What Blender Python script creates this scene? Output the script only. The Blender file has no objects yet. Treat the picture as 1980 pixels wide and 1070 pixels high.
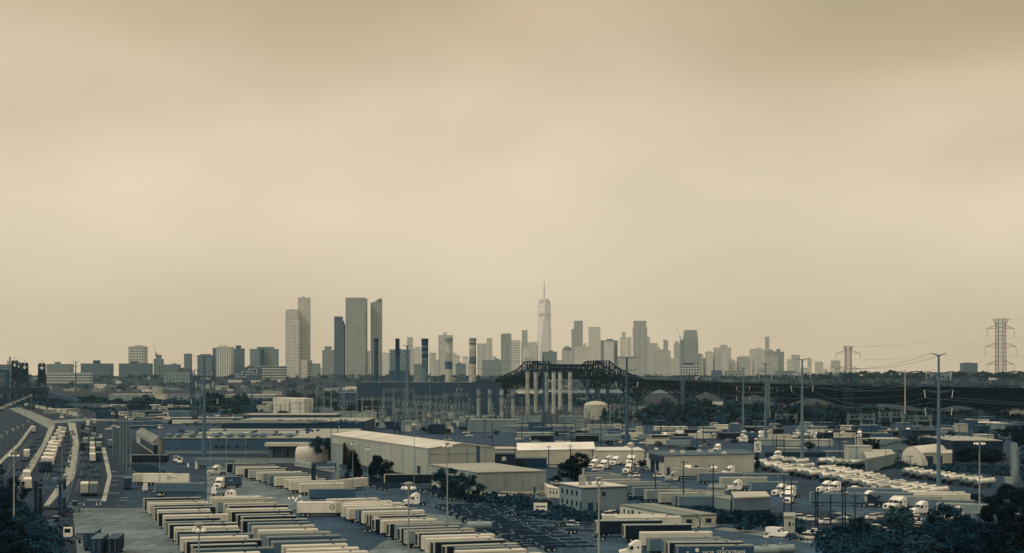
import bpy, math, random
from mathutils import Vector, Matrix
R = math.radians
rng = random.Random(7)
scn = bpy.context.scene
COL = scn.collection
F, H, CX, YH = 3200.0, 40.0, 990.0, 720.0   # lens in photo pixels, eye height, optical axis, horizon line

def P(x, y, z=0.0):
    d = F * (H - z) / (y - YH)
    return ((x - CX) / F * d, d)
def D(x, d):
    return ((x - CX) / F * d, d)
def Z(y, d):
    return H - (y - YH) * d / F

# ---------------------------------------------------------------- materials
TONE = [(0, (0, 8, 16)), (.06, (1, 18, 28)), (.12, (6, 32, 44)), (.2, (28, 52, 64)), (.3, (58, 75, 79)), (.4, (86, 95, 89)),
        (.5, (112, 112, 96)), (.6, (140, 133, 110)), (.7, (168, 156, 130)), (.8, (192, 177, 148)), (.9, (212, 196, 168)), (1, (228, 213, 188))]
def lin(c):
    c /= 255.0
    return c / 12.92 if c <= .04045 else ((c + .055) / 1.055) ** 2.4
def tone(L):
    L = max(0, min(1, L))
    for (a, ca), (b, cb) in zip(TONE, TONE[1:]):
        if L <= b:
            t = (L - a) / (b - a)
            return tuple(lin(ca[i] + (cb[i] - ca[i]) * t) for i in range(3))
EH, EV = (.84, .71, .5), (.52, .45, .33)
def alb(L, o):
    e = EH if o == 'h' else EV
    return tuple(min(.85, t / k) for t, k in zip(tone(L), e)) + (1,)

MATS = {}
def nodes(name):
    m = bpy.data.materials.new(name); m.use_nodes = True
    nt = m.node_tree; b = nt.nodes['Principled BSDF']
    return m, nt, b
def N(nt, t, **k):
    n = nt.nodes.new(t)
    for a, v in k.items(): setattr(n, a, v)
    return n
def mth(nt, op, a, b=None):
    n = N(nt, 'ShaderNodeMath', operation=op)
    for i, v in enumerate((a, b)):
        if v is None: continue
        if isinstance(v, (int, float)): n.inputs[i].default_value = v
        else: nt.links.new(v, n.inputs[i])
    return n.outputs[0]
def mat(L, o='v', var=.16, sc=.6, rough=.75, streak=False, spec=.25):
    key = (round(L, 3), o, var, sc, rough, streak, spec)
    if key in MATS: return MATS[key]
    m, nt, b = nodes('surface_%d' % len(MATS)); MATS[key] = m
    tc = N(nt, 'ShaderNodeTexCoord'); oi = N(nt, 'ShaderNodeObjectInfo')
    mp = N(nt, 'ShaderNodeMapping'); nt.links.new(tc.outputs['Object'], mp.inputs[0])
    if streak: mp.inputs['Scale'].default_value = (1, 1, .25)
    nz = N(nt, 'ShaderNodeTexNoise', noise_dimensions='4D'); nz.inputs['Scale'].default_value = sc; nz.inputs['Detail'].default_value = 5
    nt.links.new(mp.outputs[0], nz.inputs['Vector'])
    nt.links.new(mth(nt, 'MULTIPLY', oi.outputs['Random'], 40), nz.inputs['W'])
    mr = N(nt, 'ShaderNodeMapRange'); mr.inputs[1].default_value = .3; mr.inputs[2].default_value = .7
    mr.inputs[3].default_value = 1 - var; mr.inputs[4].default_value = 1 + var
    nt.links.new(nz.outputs['Fac'], mr.inputs[0])
    # each painted object is a little lighter or darker than its neighbour
    rv = mth(nt, 'ADD', mth(nt, 'MULTIPLY', oi.outputs['Random'], var * .8), 1 - var * .4)
    vm = N(nt, 'ShaderNodeVectorMath', operation='SCALE'); vm.inputs[0].default_value = alb(L, o)[:3]
    nt.links.new(mth(nt, 'MULTIPLY', mr.outputs[0], rv), vm.inputs['Scale'])
    nt.links.new(vm.outputs[0], b.inputs['Base Color'])
    b.inputs['Roughness'].default_value = rough; b.inputs['Specular IOR Level'].default_value = spec
    return m
def pavement(L, sc):
    m, nt, b = nodes('pavement_%d' % len(MATS)); MATS[('pv', len(MATS))] = m
    tc = N(nt, 'ShaderNodeTexCoord'); fac = None
    for k, (s_, det, lo, hi, st) in enumerate(((sc, 3, .66, 1.26, (1, 1, 1)), (sc * 6, 6, .74, 1.2, (1, 1, 1)), (sc * 9, 2, .8, 1.1, (1, .06, 1)), (sc * 16, 1, 1.12, .7, (1, 1, 1)))):
        mp = N(nt, 'ShaderNodeMapping'); nt.links.new(tc.outputs['Object'], mp.inputs[0]); mp.inputs['Scale'].default_value = st; mp.inputs['Location'].default_value = (k * 31.7, len(MATS) * 3.1, 0); mp.inputs['Rotation'].default_value = (0, 0, R(18) if k == 2 else 0)
        nz = N(nt, 'ShaderNodeTexNoise'); nz.inputs['Scale'].default_value = s_; nz.inputs['Detail'].default_value = det; nt.links.new(mp.outputs[0], nz.inputs['Vector'])
        mr = N(nt, 'ShaderNodeMapRange'); mr.inputs[1].default_value = .32 if k < 3 else .56; mr.inputs[2].default_value = .68; mr.inputs[3].default_value = lo; mr.inputs[4].default_value = hi; nt.links.new(nz.outputs['Fac'], mr.inputs[0])
        fac = mr.outputs[0] if fac is None else mth(nt, 'MULTIPLY', fac, mr.outputs[0])
    vm = N(nt, 'ShaderNodeVectorMath', operation='SCALE'); vm.inputs[0].default_value = alb(L, 'h')[:3]; nt.links.new(fac, vm.inputs['Scale'])
    nt.links.new(vm.outputs[0], b.inputs['Base Color']); b.inputs['Roughness'].default_value = .85; b.inputs['Specular IOR Level'].default_value = .15
    return m
def facade(L, Lw, wu, wz, fu, fz):
    """wall of tone L with openings of tone Lw every wu x wz metres, open over fu x fz of the cell"""
    key = ('f', L, Lw, wu, wz, fu, fz)
    if key in MATS: return MATS[key]
    m, nt, b = nodes('facade_%d' % len(MATS)); MATS[key] = m
    tc = N(nt, 'ShaderNodeTexCoord'); sp = N(nt, 'ShaderNodeSeparateXYZ'); nt.links.new(tc.outputs['Object'], sp.inputs[0])
    u = mth(nt, 'ADD', sp.outputs[0], sp.outputs[1])
    a = mth(nt, 'LESS_THAN', mth(nt, 'FRACT', mth(nt, 'DIVIDE', u, wu)), fu)
    c = mth(nt, 'LESS_THAN', mth(nt, 'FRACT', mth(nt, 'DIVIDE', sp.outputs[2], wz)), fz)
    w = mth(nt, 'MULTIPLY', a, c)
    nz = N(nt, 'ShaderNodeTexNoise'); nz.inputs['Scale'].default_value = .05; nz.inputs['Detail'].default_value = 6
    nt.links.new(tc.outputs['Object'], nz.inputs['Vector'])
    mx = N(nt, 'ShaderNodeMix', data_type='RGBA'); nt.links.new(w, mx.inputs[0])
    mx.inputs[6].default_value = alb(L, 'v'); mx.inputs[7].default_value = alb(Lw, 'v')
    vm = N(nt, 'ShaderNodeVectorMath', operation='SCALE'); nt.links.new(mx.outputs[2], vm.inputs[0])
    nt.links.new(mth(nt, 'ADD', mth(nt, 'MULTIPLY', nz.outputs['Fac'], .5), .75), vm.inputs['Scale'])
    nt.links.new(vm.outputs[0], b.inputs['Base Color']); b.inputs['Roughness'].default_value = .6
    return m
def leafmat(L, var=.34):
    key = ('leaf', L)
    if key in MATS: return MATS[key]
    m, nt, b = nodes('foliage_%d' % len(MATS)); MATS[key] = m
    tc = N(nt, 'ShaderNodeTexCoord'); oi = N(nt, 'ShaderNodeObjectInfo')
    nz = N(nt, 'ShaderNodeTexNoise', noise_dimensions='4D'); nz.inputs['Scale'].default_value = 3.5; nz.inputs['Detail'].default_value = 4
    nt.links.new(tc.outputs['Object'], nz.inputs['Vector']); nt.links.new(mth(nt, 'MULTIPLY', oi.outputs['Random'], 30), nz.inputs['W'])
    mr = N(nt, 'ShaderNodeMapRange'); mr.inputs[1].default_value = .35; mr.inputs[2].default_value = .65
    mr.inputs[3].default_value = 1 - var; mr.inputs[4].default_value = 1 + var * 1.3
    nt.links.new(nz.outputs['Fac'], mr.inputs[0])
    c_ = alb(L, 'h'); vm = N(nt, 'ShaderNodeVectorMath', operation='SCALE'); vm.inputs[0].default_value = (c_[0] * .6, c_[1] * .86, c_[2] * .76)
    nt.links.new(mth(nt, 'MULTIPLY', mr.outputs[0], mth(nt, 'ADD', mth(nt, 'MULTIPLY', oi.outputs['Random'], .6), .7)), vm.inputs['Scale'])
    nt.links.new(vm.outputs[0], b.inputs['Base Color']); b.inputs['Roughness'].default_value = .9; b.inputs['Specular IOR Level'].default_value = .08
    return m

# ---------------------------------------------------------------- mesh builder
class MB:
    def __init__(s): s.v = []; s.f = []
    def add(s, vs, fs):
        n = len(s.v); s.v += [tuple(v) for v in vs]; s.f += [tuple(i + n for i in f) for f in fs]; return s
    def box(s, x0, x1, y0, y1, z0, z1):
        return s.prism([(x0, y0), (x1, y0), (x1, y1), (x0, y1)], z0, z1)
    def prism(s, pts, z0, z1):
        n = len(pts)
        zt = z1 if isinstance(z1, (list, tuple)) else [z1] * n
        vs = [(x, y, z0) for x, y in pts] + [(p[0], p[1], zt[i]) for i, p in enumerate(pts)]
        return s.add(vs, [tuple(range(n - 1, -1, -1)), tuple(range(n, 2 * n))] + [(i, (i + 1) % n, n + (i + 1) % n, n + i) for i in range(n)])
    def side(s, prof, y0, y1):
        """profile in x,z pushed along y"""
        n = len(prof)
        vs = [(x, y0, z) for x, z in prof] + [(x, y1, z) for x, z in prof]
        return s.add(vs, [tuple(range(n)), tuple(range(2 * n - 1, n - 1, -1))] + [((i + 1) % n, i, n + i, n + (i + 1) % n) for i in range(n)])
    def bar(s, p, q, r, r2=None, n=4):
        p, q = Vector(p), Vector(q); d = q - p
        if d.length < 1e-6: return s
        d.normalize(); a = d.cross(Vector((0, 0, 1)) if abs(d.z) < .95 else Vector((1, 0, 0))).normalized(); b = d.cross(a)
        r2 = r if r2 is None else r2
        vs = []
        for c, rr in ((p, r), (q, r2)):
            for i in range(n):
                t = 2 * math.pi * (i + .5) / n
                vs.append(c + a * (math.cos(t) * rr) + b * (math.sin(t) * rr))
        return s.add(vs, [tuple(range(n - 1, -1, -1)), tuple(range(n, 2 * n))] + [(i, (i + 1) % n, n + (i + 1) % n, n + i) for i in range(n)])
    def lathe(s, prof, n=14, c=(0, 0, 0), axis='z'):
        vs = []
        for r, h in prof:
            for i in range(n):
                t = 2 * math.pi * i / n; x, y = r * math.cos(t), r * math.sin(t)
                vs.append((x + c[0], y + c[1], h + c[2]) if axis == 'z' else (h + c[0], x + c[1], y + c[2]) if axis == 'x' else (x + c[0], h + c[1], y + c[2]))
        m = len(prof); fs = [((j * n + i), (j * n + (i + 1) % n), ((j + 1) * n + (i + 1) % n), ((j + 1) * n + i)) for j in range(m - 1) for i in range(n)]
        fs += [tuple(range(n - 1, -1, -1)), tuple(range((m - 1) * n, m * n))]
        return s.add(vs, fs)
    def poly(s, pts, z=0):
        return s.add([(x, y, z) for x, y in pts], [tuple(range(len(pts)))])
    def mesh(s, name, m, smooth=False):
        me = bpy.data.meshes.new(name); me.from_pydata(s.v, [], s.f); me.validate(); me.update()
        if smooth:
            for p in me.polygons: p.use_smooth = True
        if m: me.materials.append(m)
        return me

def obj(name, mb, m=None, parent=None, smooth=False):
    me = mb.mesh(name, m, smooth) if isinstance(mb, MB) else mb
    o = bpy.data.objects.new(name, me); COL.objects.link(o)
    if parent: o.parent = parent
    return o
LABELS = {}
def tag(o, label=None, cat=None, group=None, kind=None):
    if label: o['label'] = label
    if cat: o['category'] = cat
    if group: o['group'] = group
    if kind: o['kind'] = kind
    return o
def thing(name, label, cat, xy=(0, 0), rz=0, group=None, z=0):
    o = bpy.data.objects.new(name, None); COL.objects.link(o)
    o.location = (xy[0], xy[1], z); o.rotation_euler.z = rz; o.empty_display_size = 1
    return tag(o, label, cat, group)
def struct(name, mb, m): return tag(obj(name, mb, m), kind='structure')
KIDS = {}
def kids(o):
    if o.name not in KIDS: KIDS[o.name] = list(o.children)
    return KIDS[o.name]
def dup(o, parent=None):
    c = o.copy(); COL.objects.link(c); c.parent = parent
    for ch in kids(o): dup(ch, c)
    return c
USED = set()
def put(proto, label, xy, rz=0, group=None, z=0, scale=None):
    """the first time moves the prototype itself, afterwards a copy of it with copies of its parts"""
    kids(proto)
    for k in kids(proto): kids(k)
    if proto.name in USED: o = dup(proto)
    else: USED.add(proto.name); o = proto
    o.location = (xy[0], xy[1], z); o.rotation_euler.z = rz
    if scale: o.scale = (scale,) * 3 if isinstance(scale, (int, float)) else scale
    o['label'] = label
    if group: o['group'] = group
    elif 'group' in o: del o['group']
    return o
ORD = 'first second third fourth fifth sixth seventh eighth ninth tenth eleventh twelfth thirteenth fourteenth fifteenth sixteenth seventeenth eighteenth nineteenth twentieth'.split()
ORD += ['twenty-' + w for w in ORD[:9]] + ['thirtieth']
def lerp(a, b, t): return tuple(x + (y - x) * t for x, y in zip(a, b))

# ---------------------------------------------------------------- camera, render, sky
cam = bpy.data.objects.new('camera', bpy.data.cameras.new('camera')); COL.objects.link(cam)
cam.location = (0, 0, H); cam.rotation_euler = (R(90), 0, 0)
cam.data.sensor_width = 36; cam.data.lens = F / 1980 * 36
cam.data.shift_y = (YH - 535) / 1980
cam.data.clip_start = 1; cam.data.clip_end = 60000
scn.camera = cam
vs = scn.view_settings; vs.view_transform = 'Standard'; vs.look = 'None'; vs.exposure = 0; vs.gamma = 1; vs.use_curve_mapping = False
scn.render.engine = 'CYCLES'
scn.cycles.volume_bounces = 2; scn.cycles.max_bounces = 5; scn.cycles.diffuse_bounces = 2; scn.cycles.glossy_bounces = 2
scn.cycles.use_denoising = True; scn.cycles.denoiser = 'OPENIMAGEDENOISE'; scn.cycles.denoising_input_passes = 'RGB_ALBEDO_NORMAL'; scn.cycles.denoising_prefilter = 'ACCURATE'

w = bpy.data.worlds.new('World'); scn.world = w; w.use_nodes = True
nt = w.node_tree; bg = nt.nodes['Background']
SUN_EL, SUN_AZ = R(48), R(-55)      # soft overcast sun, high over the left shoulder
tc = N(nt, 'ShaderNodeTexCoord'); sp = N(nt, 'ShaderNodeSeparateXYZ'); nt.links.new(tc.outputs['Generated'], sp.inputs[0])
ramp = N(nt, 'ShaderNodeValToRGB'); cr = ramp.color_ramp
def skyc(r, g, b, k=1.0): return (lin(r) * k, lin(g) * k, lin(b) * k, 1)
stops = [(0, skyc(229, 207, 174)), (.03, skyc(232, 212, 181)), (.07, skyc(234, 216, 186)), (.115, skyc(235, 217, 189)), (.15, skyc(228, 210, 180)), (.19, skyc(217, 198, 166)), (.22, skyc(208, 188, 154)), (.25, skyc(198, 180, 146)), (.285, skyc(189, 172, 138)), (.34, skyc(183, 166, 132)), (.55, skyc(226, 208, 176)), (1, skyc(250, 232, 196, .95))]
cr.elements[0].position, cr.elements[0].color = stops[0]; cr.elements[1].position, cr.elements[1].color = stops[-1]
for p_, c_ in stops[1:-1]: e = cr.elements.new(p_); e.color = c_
# cloud sheets: broad, stretched, low contrast; they bend the height at which the sky changes tone
mp = N(nt, 'ShaderNodeMapping'); mp.inputs['Scale'].default_value = (4.6, 1.0, 9.0); mp.inputs['Location'].default_value = (3.1, .4, 1.7)
mp.inputs['Rotation'].default_value = (0, R(24), 0)
nt.links.new(tc.outputs['Generated'], mp.inputs[0])
nz = N(nt, 'ShaderNodeTexNoise'); nz.inputs['Scale'].default_value = 1.0; nz.inputs['Detail'].default_value = 2; nz.inputs['Roughness'].default_value = .4; nz.inputs['Distortion'].default_value = .3
nt.links.new(mp.outputs[0], nz.inputs['Vector'])
# clouds thicken to the upper right
tilt = mth(nt, 'MULTIPLY', mth(nt, 'MULTIPLY', mth(nt, 'MAXIMUM', mth(nt, 'ADD', sp.outputs[0], .04), 0), sp.outputs[2]), 1.35)
hgt = mth(nt, 'ADD', mth(nt, 'ADD', sp.outputs[2], mth(nt, 'MULTIPLY', mth(nt, 'SUBTRACT', nz.outputs['Fac'], .5), .2)), tilt)
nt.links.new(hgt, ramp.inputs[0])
nz2 = N(nt, 'ShaderNodeTexNoise'); nz2.inputs['Scale'].default_value = 1.7; nz2.inputs['Detail'].default_value = 2.5; nz2.inputs['Roughness'].default_value = .4
nt.links.new(mp.outputs[0], nz2.inputs['Vector'])
vm = N(nt, 'ShaderNodeVectorMath', operation='SCALE'); nt.links.new(ramp.outputs[0], vm.inputs[0])
nt.links.new(mth(nt, 'ADD', mth(nt, 'MULTIPLY', nz2.outputs['Fac'], .3), .855), vm.inputs['Scale'])
sky = N(nt, 'ShaderNodeTexSky', sky_type='NISHITA'); sky.sun_disc = False; sky.sun_elevation = SUN_EL; sky.sun_rotation = SUN_AZ
sky.dust_density = 4; sky.air_density = 1
vk = N(nt, 'ShaderNodeVectorMath', operation='SCALE'); nt.links.new(sky.outputs[0], vk.inputs[0]); vk.inputs['Scale'].default_value = .05
mx = N(nt, 'ShaderNodeMix', data_type='RGBA'); mx.inputs[0].default_value = .93   # overcast: clear sky barely shows through
nt.links.new(vk.outputs[0], mx.inputs[6]); nt.links.new(vm.outputs[0], mx.inputs[7])
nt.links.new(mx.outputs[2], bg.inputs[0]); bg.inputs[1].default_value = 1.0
sun = bpy.data.objects.new('sun', bpy.data.lights.new('sun', 'SUN')); COL.objects.link(sun)
sun.data.energy = 1.3; sun.data.angle = R(10); sun.data.color = (1, .9, .72)
sd = Vector((math.sin(SUN_AZ) * math.cos(SUN_EL), math.cos(SUN_AZ) * math.cos(SUN_EL) * -1, math.sin(SUN_EL)))
sun.rotation_euler = sd.to_track_quat('Z', 'Y').to_euler()
# ---------------------------------------------------------------- ground, hills, haze
def gz(y):
    """height of the ridge that carries the far town"""
    def sm(a, b): t = max(0, min(1, (y - a) / (b - a))); return t * t * (3 - 2 * t)
    return 25 * sm(3900, 5000) * (1 - sm(6600, 7600))
struct('ground', MB().poly([(-7000, -300), (7000, -300), (7000, 14500), (-7000, 14500)]), mat(.1, 'h', .4, .02, .9))
g = MB(); ys = [3850 + 100 * i for i in range(40)]; xs = [-3000 + 300 * i for i in range(21)]
for i, yy in enumerate(ys):
    for xx in xs: g.v.append((xx, yy, gz(yy) + .05 + (2.5 * math.sin(xx * .006 + yy * .004) if 4600 < yy < 6600 else 0)))
n = len(xs)
for i in range(len(ys) - 1):
    for j in range(n - 1): g.f.append((i * n + j, i * n + j + 1, (i + 1) * n + j + 1, (i + 1) * n + j))
struct('hills', g, mat(.15, 'h', .4, .02, .95))
hz = tag(obj('haze', MB().box(-7100, 7100, -400, 14600, -1, 575), None), kind='stuff')
m, nt, b = nodes('haze_air'); nt.nodes.remove(b)
pv = N(nt, 'ShaderNodeVolumePrincipled'); pv.inputs['Color'].default_value = (.58, .79, .87, 1); pv.inputs['Density'].default_value = 2.5e-5; pv.inputs['Anisotropy'].default_value = .35
nt.links.new(pv.outputs[0], nt.nodes['Material Output'].inputs['Volume']); hz.data.materials.append(m)

PATCH = [0]
def patch(name, pts, L, var=.22, sc=.05):
    PATCH[0] += 1
    return struct(name, MB().poly([P(*p) for p in pts], .004 * PATCH[0]), pavement(L if 'concrete' in name or 'access' in name or 'lane' in name else L * .7, sc) if name.split('_')[-1] in ('yard', 'lot', 'lane', 'road') else mat(L, 'h', var, sc, .9))
# mid distance lots and river flats
patch('river', [(700, 752), (1700, 756), (1700, 762), (700, 758)], .42)
patch('gravel_lot', [(180, 800), (700, 800), (700, 850), (150, 850)], .3)
patch('gravel_lot', [(640, 815), (1000, 815), (1010, 862), (640, 862)], .3)
patch('gravel_lot', [(1000, 820), (1980, 815), (1990, 880), (1000, 880)], .27)
patch('asphalt_lot', [(950, 880), (1250, 880), (1330, 1000), (1080, 1000)], .27)
patch('truck_lot', [(1090, 905), (1480, 890), (1660, 985), (1300, 1000)], .33)
patch('truck_lot', [(1440, 882), (1700, 882), (1990, 930), (1990, 980), (1560, 965)], .24)
patch('truck_lot', [(1560, 960), (1800, 965), (1850, 1010), (1640, 1000)], .4)
patch('rail_yard', [(-60, 805), (240, 805), (300, 985), (-60, 985)], .2)
patch('concrete_yard', [(140, 985), (300, 985), (400, 985), (900, 985), (1180, 1080), (150, 1080)], .42)
patch('asphalt_yard', [(250, 880), (440, 880), (420, 985), (240, 985)], .27)
patch('asphalt_lane', [(400, 888), (470, 890), (640, 950), (640, 990), (400, 990)], .41)
patch('asphalt_yard', [(640, 905), (800, 925), (1010, 985), (1000, 1010), (640, 975)], .34)
patch('service_road', [(830, 965), (1000, 960), (1150, 1030), (1150, 1080), (1080, 1080)], .4)
patch('asphalt_yard', [(1085, 1030), (1240, 1010), (1560, 1020), (1700, 1090), (1090, 1090)], .36)
patch('asphalt_shadow_lot', [(560, 985), (640, 985), (760, 1035), (700, 1075), (640, 1075)], .33)  # asphalt between the trailer blocks, darkened by tyres
patch('access_road', [(1380, 1024), (1400, 1020), (1580, 1040), (1720, 1055), (1720, 1064), (1560, 1050)], .46)
patch('access_road', [(8, 781), (16, 780), (66, 798), (106, 815), (106, 826), (92, 828), (62, 812), (20, 792)], .5)
patch('access_road', [(93, 814), (167, 809), (250, 811), (250, 815), (167, 814), (100, 820)], .46)
patch('access_road', [(42, 784), (50, 783), (170, 808), (160, 811)], .4)
# pale concrete strips between the tracks
patch('concrete_strip', [(-4, 902), (39, 861), (66, 823), (61, 822), (34, 858), (-4, 894)], .6)
patch('concrete_strip', [(28, 948), (28, 937), (81, 860), (95, 826), (106, 826), (89, 862), (47, 938), (45, 948)], .58)
patch('concrete_strip', [(84, 979), (121, 925), (140, 860), (131, 818), (146, 818), (153, 860), (144, 925), (94, 979)], .58)
patch('concrete_strip', [(196, 866), (204, 866), (216, 922), (205, 970), (196, 970), (208, 922)], .58)
for a, b_ in (((30, 930), (84, 858)), ((124, 925), (142, 858)), ((140, 925), (150, 858)), ((36, 935), (88, 858))):
    patch('slot_line', [a, (a[0] + 1, a[1]), (b_[0] + .7, b_[1]), b_], .4)
# rails on the pads
for k, (a, b_) in enumerate((((120, 980), (160, 860)), ((126, 980), (163, 860)), ((68, 975), (110, 860)), ((76, 975), (114, 860)), ((148, 950), (172, 850)), ((2, 920), (58, 850)), ((8, 922), (62, 850)))):
    pa, pb = P(*a), P(*b_)
    struct('rail_track', MB().bar((*pa, .08), (*pb, .08), .12), mat(.45, 'h'))
# painted markings
for x0, x1, y in ((212, 226, 912), (213, 240, 921), (212, 227, 929), (209, 227, 938), (205, 231, 954), (168, 196, 966), (168, 196, 969), (232, 246, 963), (230, 246, 968), (225, 240, 979), (590, 628, 987), (1115, 1135, 1033), (268, 290, 991), (600, 617, 982)):
    patch('road_marking', [(x0, y), (x1, y), (x1, y + 1.3), (x0, y + 1.3)], .42)
patch('kerb_line', [(140, 984), (300, 984.5), (300, 985.6), (140, 985.2)], .52)

# ---------------------------------------------------------------- trees
def crown_mesh(seed, n, shape='round', leaf=.1):
    r = random.Random(seed); b = MB()
    clumps = []
    for i in range(34):
        t = r.random() * 2 * math.pi; u = r.uniform(-.8, 1); rr = math.sqrt(max(0, 1 - u * u)) * r.uniform(.45, 1)
        if shape == 'cone': u = r.uniform(-1, 1); rr = (1 - u) / 2 * r.uniform(.5, 1) + .08
        clumps.append((rr * math.cos(t), rr * math.sin(t), u * (.85 if shape != 'flat' else .55), r.uniform(.16, .38)))
    for i in range(n):
        c = clumps[r.randrange(len(clumps))]
        d = Vector((r.gauss(0, 1), r.gauss(0, 1), r.gauss(0, 1))); d.normalize(); d *= c[3] * r.random() ** .4
        p = Vector(c[:3]) + d
        a = Vector((r.gauss(0, 1), r.gauss(0, 1), r.gauss(0, .7))).normalized(); e = a.cross(Vector((r.gauss(0, 1), r.gauss(0, 1), r.gauss(0, 1)))).normalized()
        s = leaf * r.uniform(.5, 1.2)
        b.add([p - a * s - e * s * .6, p + a * s - e * s * .6, p + a * s * .8 + e * s * .6, p - a * s * .8 + e * s * .6], [(0, 1, 2, 3)])
    return b
TR = {}
def tree(x, y, wpx, hpx, label, kind='round', L=.13, group=None, near=False, name='tree', d=None, zb=0):
    """tree whose foot stands at photo point x,y (or at distance d), crown about wpx wide and hpx tall in the photograph"""
    xy = P(x, y, zb) if d is None else D(x, d); s = xy[1] / F
    w_, h_ = wpx * s, hpx * s
    t = thing(name, label, 'tree', xy, rng.uniform(0, 6), group, z=zb)
    k = (kind, near, rng.randrange(3))
    if k not in TR: TR[k] = crown_mesh({'round': 3, 'cone': 41, 'flat': 77}[kind] + k[2] * 11, 4200 if near else 700, kind, .055 if near else .12).mesh('crown', None)
    me = TR[k]
    kk = k + (L,)
    if kk not in TR:
        m2 = me.copy(); m2.materials.append(leafmat(L * (1.55 if d is None else 1.2))); TR[kk] = m2
    if 'trunk' not in TR:
        q = MB()
        for i in range(4): q.bar((0, 0, i * .2), (.02 * math.sin(i), .02 * math.cos(i * 2), (i + 1) * .2), .05 - i * .009, .05 - (i + 1) * .009, 6)
        for i in range(5):
            a = i * 1.26; q.bar((0, 0, .3 + .07 * i), (.3 * math.cos(a), .3 * math.sin(a), .6 + .06 * i), .02, .008, 5)
        TR['trunk'] = q.mesh('trunk', mat(.2, 'v'))
    tr = obj('trunk', TR['trunk'], None, t); tr.scale = (h_ * .6, h_ * .6, h_)
    c = obj('crown', TR[kk], None, t); c.location.z = h_ * .56
    c.scale = (w_ * .55, w_ * .55, h_ * .46)
    return t
def scrub(name, pts, L, n, size, hgt, label=None):
    """ground cover nobody could count, as one object inside a photo outline"""
    q = MB(); w_ = [P(*p) for p in pts]
    x0, x1 = min(p[0] for p in w_), max(p[0] for p in w_); y0, y1 = min(p[1] for p in w_), max(p[1] for p in w_)
    def inside(x, y):
        c = False
        for i in range(len(w_)):
            (ax, ay), (bx, by) = w_[i], w_[i - 1]
            if (ay > y) != (by > y) and x < (bx - ax) * (y - ay) / (by - ay) + ax: c = not c
        return c
    k = 0
    while k < n:
        x, y = rng.uniform(x0, x1), rng.uniform(y0, y1)
        if not inside(x, y): continue
        k += 1; hh = hgt * rng.uniform(.3, 1) * (.5 + .5 * math.sin(x * .31) * math.cos(y * .23))
        for j in range(16):
            p = Vector((x + rng.gauss(0, size * .7), y + rng.gauss(0, size * .7), max(.05, rng.uniform(.1, 1) * (hh + .2))))
            a = Vector((rng.gauss(0, 1), rng.gauss(0, 1), rng.gauss(0, .6))).normalized(); e = a.cross(Vector((rng.gauss(0, 1), rng.gauss(0, 1), rng.gauss(0, 1)))).normalized()
            s = size * rng.uniform(.15, .34)
            q.add([p - a * s - e * s, p + a * s - e * s, p + a * s + e * s, p - a * s + e * s], [(0, 1, 2, 3)])
    o = obj(name, q, leafmat(L * 1.6)); return tag(o, label, 'ground cover', kind='stuff')
def attach(o, t):
    o.parent = t; o.matrix_parent_inverse = (Matrix.Translation(t.location) @ Matrix.Rotation(t.rotation_euler.z, 4, 'Z')).inverted(); return o
# ---------------------------------------------------------------- far towns: every building a thing with shaft, roof, penthouse
FAC = {'grid': (4.6, 4.4, .58, .56), 'fine': (3.6, 3.8, .55, .5), 'horiz': (400, 7.5, 1, .5), 'vert': (5.5, 400, .5, 1), 'slab': (6, 5, .7, .42), 'wide': (9, 9, .6, .55)}
def building(x0, x1, yt, d, L, fac, label, pents=(), steps=(), Lw=None, name='office_tower', cat='building', zb=None, depth=None, rot=None, Lr=None):
    """front edge x0..x1 and top yt as seen in the photo, d metres away; pents/steps: (x0, x1, ytop) boxes on top / beside"""
    s = d / F; zb = gz(d) - 3 if zb is None else zb; zb = max(zb, 0)
    if d > 5900: L = .29 + L * .88  # distance haze put into the wall colour: farther buildings painted paler
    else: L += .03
    xm = (x0 + x1) / 2; wd = (x1 - x0) * s; X, Y = D(xm, d)
    dp = depth or min(wd, 45) * .8 + 8
    rz = rng.uniform(-.05, .05) if rot is None else rot
    t = thing(name, label, cat, (X, Y), rz, None, zb)
    wm = facade(L, L * .55 if Lw is None else Lw, *FAC[fac]) if fac != 'plain' else mat(L, 'v', .12, .03)
    rm = mat(min(.75, L + .12) if Lr is None else Lr, 'h', .1, .1)
    h = Z(yt, d) - zb
    obj('wall', MB().box(-wd / 2, wd / 2, 0, dp, 0, h), wm, t)
    obj('roof', MB().box(-wd / 2 - .4, wd / 2 + .4, -.4, dp + .4, h, h + 1.4), rm, t)
    for a, b, y in steps:
        hh = Z(y, d) - zb; q = MB().box((a - xm) * s, (b - xm) * s, .6, dp - .6, .2 if hh < h else h + 1.4, hh); obj('setback', q, wm, t)
        obj('setback_roof', MB().box((a - xm) * s - .3, (b - xm) * s + .3, .4, dp - .4, hh, hh + 1.2), rm, t)
    for a, b, y in pents:
        obj('penthouse', MB().box((a - xm) * s, (b - xm) * s, dp * .25, dp * .75, h + 1.4, Z(y, d) - zb), mat(max(.1, L - .12), 'v'), t)
    return t
J, WF, MH = 5000, 7400, 9275
B = building
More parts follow.
